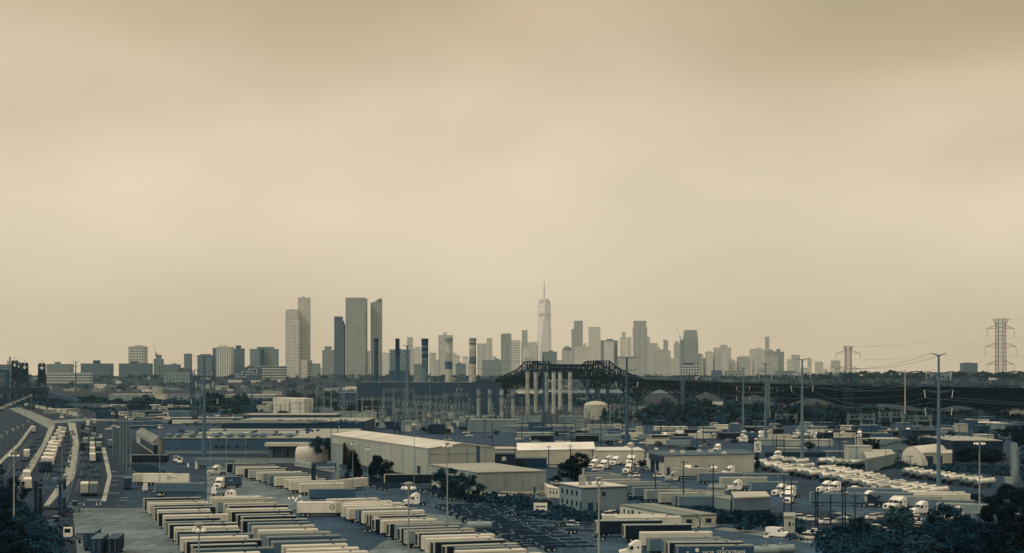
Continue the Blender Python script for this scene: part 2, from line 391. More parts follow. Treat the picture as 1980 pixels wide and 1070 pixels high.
# the ridge town on the left and its towers
B(-8, 16, 706, J, .34, 'horiz', 'grey slab block cut by the left edge of the photo', name='apartment_block')
B(14, 21, 699, 5200, .5, 'plain', 'slim pale church-like tower with thin spire left of the lift bridge towers', pents=[(16.6, 18.4, 690)], name='spire_tower')
B(90, 135.6, 705, J, .42, 'fine', 'light grey slab block with a central lift tower beside the third lift bridge tower', pents=[(104, 112, 700)], name='apartment_block')
B(90, 174, 722, 4300, .56, 'horiz', 'long low cream building with dark window bands behind the third lift bridge tower', name='office_block', Lw=.3, zb=8, depth=30)
B(156, 213, 704, J, .3, 'fine', 'broad dark apartment block with a small rooftop box left of centre', pents=[(178, 189, 697)], name='apartment_block')
B(229.5, 289, 704, J - 100, .3, 'fine', 'broad dark apartment block standing in front of the white-framed tower', pents=[(250, 262, 699)], name='apartment_block')
B(248, 278.5, 671, 5150, .6, 'wide', 'tower with a white grid frame and dark windows behind a broad dark block', pents=[(258, 272, 668)], Lw=.3)
B(297, 313, 695, 5100, .4, 'fine', 'stepped grey building under construction below the left tower crane', steps=[(301, 309, 687)], name='apartment_block')
B(307.6, 343, 706, J, .4, 'vert', 'grey flat-topped block right of the left tower crane', pents=[(330, 337, 703)], name='apartment_block')
B(316, 366, 721, 4400, .42, 'wide', 'lower grey block with ribbed face in front of the slim lone tower', name='warehouse', zb=10)
B(355.7, 368, 685, 5100, .42, 'vert', 'slim lone grey tower between the crane and the monopole', name='apartment_tower')
B(340, 360, 712, 5050, .4, 'plain', 'small grey block left of the slim lone tower', name='apartment_block')
B(381.5, 409, 688, J, .34, 'fine', 'dark round-cornered block behind the thick monopole', pents=[(386, 404, 685)], name='apartment_block')
B(411, 419, 674, 5080, .3, 'fine', 'narrow dark tower at the left flank of the white ribbed tower', name='apartment_tower')
B(417.6, 447, 672, J, .68, 'vert', 'white tower with closely ribbed columns and a slanted top', pents=[(421, 434, 668)], Lw=.38)
B(446.8, 469, 675, 5100, .33, 'fine', 'dark tower with small rooftop box right of the white ribbed tower', pents=[(455, 463, 668)])
host = B(452, 502, 711, 4500, .26, 'horiz', 'low dark block with white stepped frames on its front', steps=[(478, 486, 708)], name='office_block', Lw=.2, zb=12)
for k, (a, b, y0, y1) in enumerate(((457, 463, 724, 729), (463, 469, 724, 729), (469, 476, 719, 729), (476, 483, 719, 724), (481, 489, 714, 719), (489, 497, 714, 724))):
    s = 4495 / F; q = MB()
    X0, X1, Z0, Z1 = (a - CX) * s, (b - CX) * s, Z(y1, 4495), Z(y0, 4495)
    for p, r_ in (((X0, Z0), (X1, Z0)), ((X1, Z0), (X1, Z1)), ((X1, Z1), (X0, Z1)), ((X0, Z1), (X0, Z0))): q.bar((p[0], 4488, p[1]), (r_[0], 4488, r_[1]), .6)
    attach(obj('facade_frame', q, mat(.85, 'v')), host)
host = B(483, 536, 676, J, .43, 'horiz', 'broad grey slab with a dark central stripe and dark rooftop plant', pents=[(496, 528, 671)], Lw=.36)
s_ = 4994 / F; attach(obj('stair_tower', MB().box((504 - CX) * s_, (511 - CX) * s_, 4985, 4994, 20, Z(675, 4990)), mat(.2, 'v')), host)
B(500, 551, 709, 4600, .56, 'horiz', 'parking deck with bold pale and dark bands left of the twin white towers', Lw=.22, name='parking_deck', zb=14)
B(551.6, 578, 617, J, .69, 'grid', 'shorter of the twin white grid towers, with a set-back top', steps=[(552, 574, 600)], pents=[(557, 566, 597.5)], Lw=.3)
B(576, 598.7, 577, 5045, .66, 'grid', 'taller of the twin white grid towers', pents=[(582, 588, 573.5)], Lw=.32)
host = B(578, 600, 698, 4800, .58, 'horiz', 'white block with dark balcony bands at the foot of the twin towers', Lw=.25, name='apartment_block', zb=18)
s_ = 4790 / F; attach(obj('lift_shaft', MB().box((583 - CX) * s_, (595 - CX) * s_, 4780, 4798, 18, Z(696, 4790)), mat(.6, 'v')), host)
B(600, 618, 704, 5300, .45, 'plain', 'small hazy block right of the twin white towers', name='apartment_block')
B(623, 645, 678, 5300, .5, 'fine', 'pale mid-height block with a rounded top box left of the dark stepped tower', pents=[(627, 639, 670)], name='apartment_block')
B(646, 665, 628, J, .28, 'fine', 'dark tower stepping down to its right', steps=[(646, 660, 613), (660.2, 663.3, 621)])
B(668, 707, 578, J, .5, 'fine', 'tallest broad grey slab tower with a clipped right corner', Lw=.36, steps=[(668, 704.5, 576.5)])
B(707, 714.6, 680, 5600, .55, 'fine', 'sliver of a pale block between the broad slab and the slanted tower', name='apartment_block')
B(716.5, 738, 586, 5030, .5, 'fine', 'slim grey tower with a slanted stepped top', steps=[(722, 738, 584), (727, 738, 581), (731.5, 738, 578)], Lw=.36)
B(738, 751, 684, 6000, .55, 'fine', 'hazy pale block right of the slanted tower', pents=[(741, 746, 681)], name='apartment_block')
B(753, 792, 677, 5000, .35, 'fine', 'broad dark block behind the thin dark chimney', pents=[(765, 774, 674)], name='apartment_block')
# Manhattan-side skyline
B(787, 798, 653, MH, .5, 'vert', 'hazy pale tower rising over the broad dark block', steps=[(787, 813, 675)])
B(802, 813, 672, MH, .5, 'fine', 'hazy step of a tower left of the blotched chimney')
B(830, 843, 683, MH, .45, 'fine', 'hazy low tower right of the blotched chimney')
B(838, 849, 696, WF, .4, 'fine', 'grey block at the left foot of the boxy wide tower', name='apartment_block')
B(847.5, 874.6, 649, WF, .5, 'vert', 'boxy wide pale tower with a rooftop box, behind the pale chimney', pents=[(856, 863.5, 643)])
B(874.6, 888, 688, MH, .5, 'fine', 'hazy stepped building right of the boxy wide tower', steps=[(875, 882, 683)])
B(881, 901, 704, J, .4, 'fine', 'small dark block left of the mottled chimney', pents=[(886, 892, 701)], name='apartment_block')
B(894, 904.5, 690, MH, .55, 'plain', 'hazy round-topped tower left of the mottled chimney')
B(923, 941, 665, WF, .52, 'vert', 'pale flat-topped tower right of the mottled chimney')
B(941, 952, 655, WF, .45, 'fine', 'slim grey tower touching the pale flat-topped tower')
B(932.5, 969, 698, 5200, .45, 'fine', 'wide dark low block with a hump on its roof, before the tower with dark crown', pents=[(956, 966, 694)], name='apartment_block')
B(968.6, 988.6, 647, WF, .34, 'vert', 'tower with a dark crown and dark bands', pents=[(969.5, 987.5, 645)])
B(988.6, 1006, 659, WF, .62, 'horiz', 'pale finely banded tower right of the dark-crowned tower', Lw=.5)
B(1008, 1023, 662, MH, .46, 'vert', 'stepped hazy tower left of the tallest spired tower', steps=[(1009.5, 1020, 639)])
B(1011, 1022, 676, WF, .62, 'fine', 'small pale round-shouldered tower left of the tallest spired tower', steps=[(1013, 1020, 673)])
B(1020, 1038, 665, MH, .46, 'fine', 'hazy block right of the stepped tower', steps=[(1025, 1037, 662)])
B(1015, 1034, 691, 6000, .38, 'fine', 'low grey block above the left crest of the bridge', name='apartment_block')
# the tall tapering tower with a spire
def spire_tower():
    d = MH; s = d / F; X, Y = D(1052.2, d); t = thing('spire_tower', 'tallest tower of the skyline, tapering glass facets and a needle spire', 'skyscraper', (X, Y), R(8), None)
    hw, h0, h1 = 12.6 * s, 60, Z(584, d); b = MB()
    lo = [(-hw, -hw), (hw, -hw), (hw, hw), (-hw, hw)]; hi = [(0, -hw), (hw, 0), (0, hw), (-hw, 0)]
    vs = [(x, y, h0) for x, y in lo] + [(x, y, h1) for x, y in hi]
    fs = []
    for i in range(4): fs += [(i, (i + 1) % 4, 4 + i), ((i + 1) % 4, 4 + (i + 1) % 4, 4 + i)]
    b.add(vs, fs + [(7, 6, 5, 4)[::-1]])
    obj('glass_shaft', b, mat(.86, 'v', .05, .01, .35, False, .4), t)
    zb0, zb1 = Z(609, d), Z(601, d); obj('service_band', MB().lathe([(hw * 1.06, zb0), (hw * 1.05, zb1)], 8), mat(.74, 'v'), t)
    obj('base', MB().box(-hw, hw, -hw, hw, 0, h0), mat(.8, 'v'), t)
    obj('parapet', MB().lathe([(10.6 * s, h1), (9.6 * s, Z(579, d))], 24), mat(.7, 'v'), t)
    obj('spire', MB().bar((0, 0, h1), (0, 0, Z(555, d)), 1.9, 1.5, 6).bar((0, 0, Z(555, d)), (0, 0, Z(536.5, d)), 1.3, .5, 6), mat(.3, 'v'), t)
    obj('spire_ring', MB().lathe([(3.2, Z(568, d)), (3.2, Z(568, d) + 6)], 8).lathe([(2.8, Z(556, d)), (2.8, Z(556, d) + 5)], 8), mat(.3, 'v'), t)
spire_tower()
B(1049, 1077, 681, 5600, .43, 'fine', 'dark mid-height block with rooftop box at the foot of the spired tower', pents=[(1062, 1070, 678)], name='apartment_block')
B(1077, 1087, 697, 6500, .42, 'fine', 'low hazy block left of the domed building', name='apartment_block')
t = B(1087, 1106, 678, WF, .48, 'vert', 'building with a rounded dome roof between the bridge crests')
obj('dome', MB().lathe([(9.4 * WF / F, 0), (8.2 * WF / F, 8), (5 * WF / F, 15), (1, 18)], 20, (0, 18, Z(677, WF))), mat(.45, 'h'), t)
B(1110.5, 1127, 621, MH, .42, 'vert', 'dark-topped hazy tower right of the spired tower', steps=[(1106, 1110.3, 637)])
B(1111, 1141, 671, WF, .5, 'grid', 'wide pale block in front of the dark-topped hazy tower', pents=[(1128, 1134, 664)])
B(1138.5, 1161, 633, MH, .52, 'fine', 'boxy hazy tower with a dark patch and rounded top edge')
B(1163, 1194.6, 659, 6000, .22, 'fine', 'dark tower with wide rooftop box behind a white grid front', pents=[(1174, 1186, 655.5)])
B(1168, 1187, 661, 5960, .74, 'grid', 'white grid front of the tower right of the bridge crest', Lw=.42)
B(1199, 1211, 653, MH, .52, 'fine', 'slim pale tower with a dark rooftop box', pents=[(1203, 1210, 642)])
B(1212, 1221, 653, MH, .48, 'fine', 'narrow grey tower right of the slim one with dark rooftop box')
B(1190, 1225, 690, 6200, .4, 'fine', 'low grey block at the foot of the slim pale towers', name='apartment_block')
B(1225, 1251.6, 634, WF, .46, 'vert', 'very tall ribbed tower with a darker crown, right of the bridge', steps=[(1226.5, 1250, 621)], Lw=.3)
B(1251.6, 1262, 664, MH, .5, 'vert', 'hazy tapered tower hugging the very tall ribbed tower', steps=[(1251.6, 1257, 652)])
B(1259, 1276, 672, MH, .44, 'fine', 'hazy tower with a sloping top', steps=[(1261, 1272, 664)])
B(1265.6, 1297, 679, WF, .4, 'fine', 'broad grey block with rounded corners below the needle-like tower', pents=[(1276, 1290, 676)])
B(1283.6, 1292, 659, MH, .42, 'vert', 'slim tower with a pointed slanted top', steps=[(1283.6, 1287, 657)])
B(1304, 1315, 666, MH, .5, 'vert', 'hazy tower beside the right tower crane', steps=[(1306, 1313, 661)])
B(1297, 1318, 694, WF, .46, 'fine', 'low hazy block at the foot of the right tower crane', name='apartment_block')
# flaring tower with sloped shoulders
def flared():
    d = WF; s = d / F; X, Y = D(1334, d); t = thing('office_tower', 'bulky tower with inward sloping top and shoulder at left', 'building', (X, Y))
    q = MB(); h = Z(656, d); ht = Z(640, d); a, b_, c = 17 * s, 15.5 * s, 11.5 * s
    q.add([(-a * .7, -9, 0), (a, -9, 0), (a, 40, 0), (-a * .7, 40, 0), (-a * .7, -9, h), (b_, -9, h), (b_, 40, h), (-a * .7, 40, h)], [(0, 1, 5, 4), (1, 2, 6, 5), (2, 3, 7, 6), (3, 0, 4, 7)])
    q.add([(-a * .7, -9, h), (b_, -9, h), (b_, 40, h), (-a * .7, 40, h), (-10 * s, -4, ht), (13.5 * s, -4, ht), (13.5 * s, 36, ht), (-10 * s, 36, ht)], [(0, 1, 5, 4), (1, 2, 6, 5), (2, 3, 7, 6), (3, 0, 4, 7), (4, 5, 6, 7)])
    obj('wall', q, facade(.5, .42, 5, 8, .6, .5), t)
    obj('shoulder', MB().box(-18 * s, -a * .7 - .1, -6, 36, 0, h - 2), facade(.46, .36, 5, 8, .6, .5), t)
    obj('crown', MB().box(-9.5 * s, 13 * s, -3, 35, ht, ht + 3), mat(.42, 'v'), t)
flared()
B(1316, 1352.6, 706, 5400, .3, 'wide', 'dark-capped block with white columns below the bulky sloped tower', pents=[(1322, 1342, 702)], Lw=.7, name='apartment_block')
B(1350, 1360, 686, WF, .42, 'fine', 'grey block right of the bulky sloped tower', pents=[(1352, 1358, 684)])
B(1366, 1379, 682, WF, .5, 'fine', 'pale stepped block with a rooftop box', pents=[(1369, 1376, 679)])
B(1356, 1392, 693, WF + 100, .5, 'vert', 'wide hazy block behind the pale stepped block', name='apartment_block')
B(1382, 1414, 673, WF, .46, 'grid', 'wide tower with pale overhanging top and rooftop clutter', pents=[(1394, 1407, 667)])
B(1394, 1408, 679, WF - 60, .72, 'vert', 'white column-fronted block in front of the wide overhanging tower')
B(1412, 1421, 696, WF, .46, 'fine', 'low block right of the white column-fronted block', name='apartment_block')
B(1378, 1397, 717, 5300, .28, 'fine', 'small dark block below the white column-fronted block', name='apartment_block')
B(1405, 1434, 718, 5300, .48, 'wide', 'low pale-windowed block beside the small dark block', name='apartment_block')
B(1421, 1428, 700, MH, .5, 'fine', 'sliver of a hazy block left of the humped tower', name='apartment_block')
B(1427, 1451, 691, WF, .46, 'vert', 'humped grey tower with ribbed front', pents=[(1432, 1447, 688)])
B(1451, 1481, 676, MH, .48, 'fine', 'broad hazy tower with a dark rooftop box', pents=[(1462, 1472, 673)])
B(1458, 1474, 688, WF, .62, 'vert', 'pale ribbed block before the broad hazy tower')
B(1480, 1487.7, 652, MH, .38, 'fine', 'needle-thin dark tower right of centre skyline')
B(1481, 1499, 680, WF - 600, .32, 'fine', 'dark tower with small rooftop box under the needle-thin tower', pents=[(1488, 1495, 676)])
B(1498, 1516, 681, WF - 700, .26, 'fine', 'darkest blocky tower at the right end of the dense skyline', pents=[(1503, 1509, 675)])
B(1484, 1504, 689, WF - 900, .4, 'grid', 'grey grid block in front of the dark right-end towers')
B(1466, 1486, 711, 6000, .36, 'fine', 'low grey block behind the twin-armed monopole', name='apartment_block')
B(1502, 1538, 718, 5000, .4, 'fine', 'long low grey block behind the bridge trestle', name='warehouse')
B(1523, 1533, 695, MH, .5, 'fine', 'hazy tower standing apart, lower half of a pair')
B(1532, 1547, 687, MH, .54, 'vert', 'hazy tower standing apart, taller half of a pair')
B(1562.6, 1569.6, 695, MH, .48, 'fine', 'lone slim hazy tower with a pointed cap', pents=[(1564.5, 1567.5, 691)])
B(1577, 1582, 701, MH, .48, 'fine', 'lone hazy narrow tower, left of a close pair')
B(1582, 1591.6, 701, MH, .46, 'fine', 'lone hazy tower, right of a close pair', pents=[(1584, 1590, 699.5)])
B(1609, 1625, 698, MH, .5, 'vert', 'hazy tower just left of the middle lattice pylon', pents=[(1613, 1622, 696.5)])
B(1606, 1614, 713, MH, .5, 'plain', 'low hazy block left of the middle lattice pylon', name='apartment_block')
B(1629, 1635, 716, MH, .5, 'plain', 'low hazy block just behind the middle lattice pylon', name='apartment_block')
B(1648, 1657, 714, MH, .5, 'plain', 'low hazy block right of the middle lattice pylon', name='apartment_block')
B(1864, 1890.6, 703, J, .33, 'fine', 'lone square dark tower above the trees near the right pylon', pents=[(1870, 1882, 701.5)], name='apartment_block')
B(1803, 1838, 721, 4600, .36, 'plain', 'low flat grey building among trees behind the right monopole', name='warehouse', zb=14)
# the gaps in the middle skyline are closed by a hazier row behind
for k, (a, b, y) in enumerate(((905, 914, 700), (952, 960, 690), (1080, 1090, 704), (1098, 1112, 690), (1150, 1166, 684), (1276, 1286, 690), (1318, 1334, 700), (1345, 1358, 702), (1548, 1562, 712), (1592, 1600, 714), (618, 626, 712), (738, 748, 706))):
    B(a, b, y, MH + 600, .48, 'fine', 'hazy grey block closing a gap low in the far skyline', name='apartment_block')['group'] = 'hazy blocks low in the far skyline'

# cranes
def crane(x, yb, yt, xt, d, label):
    X, Y = D(x, d); s = d / F; t = thing('tower_crane', label, 'crane', (X, Y), 0)
    zt = Z(yb, d)
    obj('mast', MB().bar((0, 0, 0), (0, 0, zt), 1.3), mat(.45, 'v'), t)
    obj('jib', MB().bar((0, 0, zt), ((xt - x) * s, 0, Z(yt, d)), 1.1, .6), mat(.5, 'v'), t)
    obj('counter_jib', MB().bar((0, 0, zt), (-(xt - x) * s * .25, 0, zt + 4), 1.4), mat(.45, 'v'), t)
    obj('cab', MB().box(-3, 3, -3, 3, zt - 6, zt), mat(.4, 'v'), t)
crane(302, 684, 664, 295.5, 5100, 'luffing crane with raised jib above the stepped grey building on the left')
crane(1315, 652, 630, 1306, 7300, 'luffing crane with raised jib left of the bulky sloped tower')

# low town on the slope: each block a thing, too small to tell apart
for k in range(130):
    x = rng.uniform(-10, 1000) if k < 95 else rng.uniform(1000, 1990); d = rng.uniform(3300, 4700)
    zb = gz(d); yb = YH + (H - zb) * F / d; wv = rng.uniform(4, 26); hv = rng.uniform(3, 8) if d < 4300 else rng.uniform(3, 6)
    L = rng.choice((.45, .55, .7, .8, .35, .3))
    s = d / F; X, Y = D(x, d); t = thing('low_building', 'small flat-roofed building crowded on the far slope below the skyline', 'building', (X, Y), rng.uniform(-.3, .3), 'small buildings on the far slope', zb)
    obj('wall', MB().box(-wv / 2 * s, wv / 2 * s, 0, 18, -2, hv * s), facade(L, L * .6, 7, 5, .5, .45), t)
    obj('roof', MB().box(-wv / 2 * s - .3, wv / 2 * s + .3, -.3, 18.3, hv * s, hv * s + .7), mat(min(.8, L + .1), 'h'), t)
# wood on the ridge
q = MB()
for k in range(1800):
    x = rng.uniform(-200, 2200); d = rng.uniform(3500, 4900) if k % 3 else rng.uniform(4700, 5000)
    if x < 1500 and k % 5 < 2: continue
    X, Y = D(x, d); zb = gz(d); r_ = rng.uniform(5, 9) if x > 1550 else rng.uniform(4, 7)
    hh = r_ * (1.5 if x > 1600 else 1.1)
    for j in range(34):
        dv = Vector((rng.gauss(0, 1), rng.gauss(0, 1), rng.gauss(0, 1))).normalized() * rng.random() ** .35
        p = Vector((X, Y, zb + hh * .7)) + Vector((dv.x * r_ * 1.3, dv.y * r_, dv.z * hh * .8))
        a = Vector((rng.gauss(0, 1), rng.gauss(0, 1), rng.gauss(0, .7))).normalized(); e = a.cross(Vector((rng.gauss(0, 1), rng.gauss(0, 1), rng.gauss(0, 1)))).normalized()
        sz = r_ * rng.uniform(.12, .26)
        q.add([p - a * sz - e * sz, p + a * sz - e * sz, p + a * sz + e * sz, p - a * sz + e * sz], [(0, 1, 2, 3)])
tag(obj('far_woodland', q, leafmat(.2)), 'dark wood covering the far slope below the skyline', 'woodland', kind='stuff')
# single crowns that stand up against the sky on the right
for k, (x, wv, hv) in enumerate(((1598, 24, 10), (1648, 30, 14), (1670, 34, 16), (1700, 30, 15), (1728, 36, 18), (1752, 28, 16), (1775, 30, 18), (1800, 26, 14), (1842, 30, 17), (1858, 22, 16), (1898, 26, 18), (1915, 24, 15), (1945, 30, 17), (1966, 34, 18), (505, 20, 9), (1560, 16, 7), (380, 16, 8))):
    tree(x, 0, wv, hv, 'bushy dark tree on the far ridge against the pale sky', 'round', .15, 'trees along the far ridge', d=4650, zb=gz(4650) - 1)

# ---------------------------------------------------------------- steel bridge
BP = [(2140, 1270, 25), (1980, 1400, 26), (1640, 1620, 26), (1430, 1900, 27), (1230, 2150, 30), (1165, 2250, 31.8), (1102, 2330, 32.2), (1040, 2420, 31.8), (965, 2560, 27), (900, 2700, 22), (800, 2950, 18)]
BX = [(*D(x, d), z, x) for x, d, z in BP]
def bpos(xp):
    for a, b in zip(BX, BX[1:]):
        if a[3] >= xp >= b[3]:
            # straight in plan between the two points
            k = (xp - CX) / F; den = (b[0] - a[0]) - k * (b[1] - a[1]); t = (k * a[1] - a[0]) / den
            return Vector((a[0] + (b[0] - a[0]) * t, a[1] + (b[1] - a[1]) * t, a[2] + (b[2] - a[2]) * t))
def bnorm(xp):
    a, b = bpos(min(2130, xp + 6)), bpos(max(801, xp - 6)); d = (b - a); return Vector((-d.y, d.x, 0)).normalized()
bm_ = mat(.075, 'v', .2, .05, .95, False, 0); bridge = thing('steel_bridge', 'long dark steel truss bridge with two humped crests crossing behind the yards', 'bridge')
xs_ = list(range(2130, 804, -10)); q = MB()
for a, b in zip(xs_, xs_[1:]):
    pa, pb, na, nb = bpos(a), bpos(b), bnorm(a) * 9, bnorm(b) * 9
    lo, hi = Vector((0, 0, -1.6)), Vector((0, 0, .5))
    v = [pa - na + lo, pa + na + lo, pb + nb + lo, pb - nb + lo, pa - na + hi, pa + na + hi, pb + nb + hi, pb - nb + hi]
    q.add(v, [(3, 2, 1, 0), (4, 5, 6, 7), (0, 1, 5, 4), (2, 3, 7, 6)])
obj('deck', q, bm_, bridge)
q = MB()
for a, b in zip(xs_, xs_[1:]):
    for sgn in (-1, 1):
        pa, pb = bpos(a) + bnorm(a) * 9 * sgn, bpos(b) + bnorm(b) * 9 * sgn
        q.bar(pa + Vector((0, 0, 1.6)), pb + Vector((0, 0, 1.6)), .18); q.bar(pa + Vector((0, 0, .4)), pa + Vector((0, 0, 1.6)), .14)
obj('railing', q, bm_, bridge)
def truss(pts, rad=.62, planes=(-1, 1)):
    """pts: (photo x, top z, bottom z) panel points; two planes of chords, posts and diagonals"""
    q = MB()
    for sgn in planes:
        pp = []
        for x, zt, zb_ in pts:
            c = bpos(x) + bnorm(x) * 8 * sgn; pp.append((Vector((c.x, c.y, zt)), Vector((c.x, c.y, zb_))))
        for i, (a, b) in enumerate(pp):
            q.bar(a, b, rad * .7)
            if i:
                q.bar(pp[i - 1][0], a, rad); q.bar(pp[i - 1][1], b, rad)
                q.bar(*((pp[i - 1][0], b) if i % 2 else (pp[i - 1][1], a)), rad * .7)
                if (a - b).length > 14: m_ = (a + b) / 2; q.bar(m_, (pp[i - 1][0] + pp[i - 1][1]) / 2, rad * .6)
    for x, zt, zb_ in pts:
        c = bpos(x); nv = bnorm(x) * 8
        for zz in (zt, zb_): q.bar(Vector((c.x, c.y, zz)) - nv, Vector((c.x, c.y, zz)) + nv, rad * .55)
        q.bar(Vector((c.x, c.y, zt)) - nv, Vector((c.x, c.y, zb_)) + nv, rad * .5); q.bar(Vector((c.x, c.y, zt)) + nv, Vector((c.x, c.y, zb_)) - nv, rad * .5); q.bar(Vector((c.x, c.y, zt)), Vector((c.x, c.y, zb_)), rad * .5)
    return q
def ip(tab, x):
    for (a, za), (b, zb_) in zip(tab, tab[1:]):
        if a <= x <= b: return za + (zb_ - za) * (x - a) / (b - a)
    return tab[0][1] if x < tab[0][0] else tab[-1][1]
yt_tab = [(965, 737), (985, 726), (1008, 716), (1016, 709), (1024, 700), (1050, 699), (1058, 706), (1080, 705.5), (1110, 705.5), (1134, 707), (1144, 699), (1168, 698), (1178, 708), (1195, 717), (1215, 727), (1232, 734)]
yb_tab = [(965, 762), (980, 757), (1000, 746), (1018, 740), (1024, 748), (1050, 748), (1056, 733), (1100, 732), (1132, 733), (1142, 749), (1168, 749), (1176, 736), (1200, 742), (1216, 758), (1232, 764)]
def panel(lo, hi, st):
    out = []
    x = lo
    while x <= hi + .01:
        d = bpos(x).y; out.append((x, Z(ip(yt_tab, x), d), Z(ip(yb_tab, x), d))); x += st
    return out
obj('main_truss', truss(panel(965, 1232, 5.34), .95), bm_, bridge)
# arched deck trusses to the right, one part per span, with their piers
PIERS = [1232, 1322, 1412, 1512, 1640, 1800, 1912, 2030]
CREST = [752, 757, 762, 769, 780, 783, 788]
for i, (a, b) in enumerate(zip(PIERS, PIERS[1:])):
    pts = []; n_ = 14 if i < 3 else 22
    for k in range(n_ + 1):
        x = a + (b - a) * k / n_; c = bpos(x); crest = Z(CREST[i], bpos((a + b) / 2).y)
        t_ = abs(2 * k / n_ - 1); pts.append((x, c.z - 1.6, crest - (crest - 6.5) * t_ ** 2.2))
    obj('span_truss', truss(pts, .8, (-1, -.33, .33, 1) if i > 2 else (-1, 0, 1)), bm_, bridge)
for x in PIERS + [1027, 1047, 1145, 1166, 968, 905, 840]:
    c = bpos(x); nv = bnorm(x); q = MB()
    top = 7 if x >= 1232 else (Z(748, c.y) if x > 1000 else 22)
    for sgn in (-1, 1): p_ = c + nv * 7 * sgn; q.prism([(p_.x - 2.2, p_.y - 2.2), (p_.x + 2.2, p_.y - 2.2), (p_.x + 2.2, p_.y + 2.2), (p_.x - 2.2, p_.y + 2.2)], 0, top + .6)
    p0, p1 = c - nv * 7, c + nv * 7; q.bar((p0.x, p0.y, top * .93), (p1.x, p1.y, top * .93), 1)
    obj('pier', q, mat(.22, 'v'), bridge)
# left continuation past the power plant
q = MB()
for a, b in zip(range(960, 810, -10), range(950, 800, -10)): pa, pb = bpos(a), bpos(b); q.bar(pa - Vector((0, 0, 1.6)), pb - Vector((0, 0, 6)), .6); q.bar(pa - Vector((0, 0, 6)), pb - Vector((0, 0, 6)), .6)
obj('girder', q, bm_, bridge)

# left: lift-bridge towers and the dark viaduct
def lift_tower(x, yt, yb, wpx, d, label):
    X, Y = D(x, d); s = d / F; h = Z(yt, d); hw = wpx / 2 * s; t = thing('lift_bridge_tower', label, 'lift bridge tower', (X, Y), .2, 'lift bridge towers')
    q = MB(); n_ = 9
    for sx in (-1, 1):
        for sy in (-1, 1):
            q.bar((sx * hw * 1.25, sy * hw * 1.25, 0), (sx * hw * .85, sy * hw * .85, h), .9)
    for i in range(n_):
        za, zb_ = h * i / n_, h * (i + 1) / n_; wa, wb = hw * (1.25 - .4 * i / n_), hw * (1.25 - .4 * (i + 1) / n_)
        for (ax, ay), (bx, by) in (((-1, -1), (1, -1)), ((1, -1), (1, 1)), ((1, 1), (-1, 1)), ((-1, 1), (-1, -1))):
            q.bar((ax * wa, ay * wa, za), (bx * wb, by * wb, zb_), .55); q.bar((bx * wa, by * wa, za), (ax * wb, ay * wb, zb_), .55); q.bar((ax * wb, ay * wb, zb_), (bx * wb, by * wb, zb_), .5)
    obj('lattice', q, mat(.13, 'v'), t)
    obj('counterweight', MB().box(-hw * .8, hw * .8, -hw * .8, hw * .8, h * .5, h * .86), mat(.13, 'v'), t)
    obj('sheave_deck', MB().box(-hw * 1.1, hw * 1.1, -hw, hw, h * .93, h * .97).lathe([(hw * .4, -1), (hw * .4, 1)], 12, (-hw * .5, 0, h * .99), 'y').lathe([(hw * .4, -1), (hw * .4, 1)], 12, (hw * .5, 0, h * .99), 'y'), mat(.12, 'v'), t)
    obj('mast', MB().bar((0, 0, h), (0, 0, h * 1.1), .4), mat(.3, 'v'), t)
lift_tower(28.5, 698, 775, 10, 2350, 'dark lift bridge tower, leftmost of the three, with a second tower close behind')
lift_tower(36, 701, 775, 6, 2420, 'thin dark tower half hidden behind the leftmost lift bridge tower')
lift_tower(47.5, 703, 775, 13, 2330, 'dark lift bridge tower in the middle of the three')
lift_tower(81, 704, 778, 13, 2250, 'dark lift bridge tower, rightmost of the three, before the cream banded building')
s_ = 2350 / F
t = thing('railway_viaduct', 'dark railway viaduct running between the lift bridge towers', 'viaduct')
obj('deck', MB().box(D(-40, 2350)[0], D(96, 2350)[0], 2340, 2352, Z(762, 2350), Z(750, 2350)), mat(.15, 'v'), t)
q = MB()
for k in range(9): X = D(-20 + 14 * k, 2345)[0]; q.box(X - 1.5, X + 1.5, 2339, 2353, 0, Z(762, 2350) - .01)
for q_ in (q,): obj('pier', q_, mat(.22, 'v'), t)
t = thing('portal_frame', 'dark portal frame of a second lift bridge at the far left edge', 'bridge portal')
obj('frame', MB().box(D(-30, 2600)[0], D(16, 2600)[0], 2600, 2606, Z(722, 2600), Z(715, 2600)).box(D(9, 2600)[0], D(16, 2600)[0], 2600, 2606, 0, Z(722, 2600) - .01), mat(.16, 'v'), t)
t = thing('approach_ramp', 'sloping dark approach ramp right of the lift bridge towers', 'ramp')
a, b = D(90, 2250), D(150, 2100)
obj('deck', MB().add([(a[0], a[1], 9), (b[0], b[1], 1), (b[0], b[1] + 12, 1), (a[0], a[1] + 12, 9), (a[0], a[1], 14), (b[0], b[1], 5), (b[0], b[1] + 12, 5), (a[0], a[1] + 12, 14)], [(0, 1, 5, 4), (1, 2, 6, 5), (2, 3, 7, 6), (3, 0, 4, 7), (4, 5, 6, 7)]), mat(.18, 'v'), t)
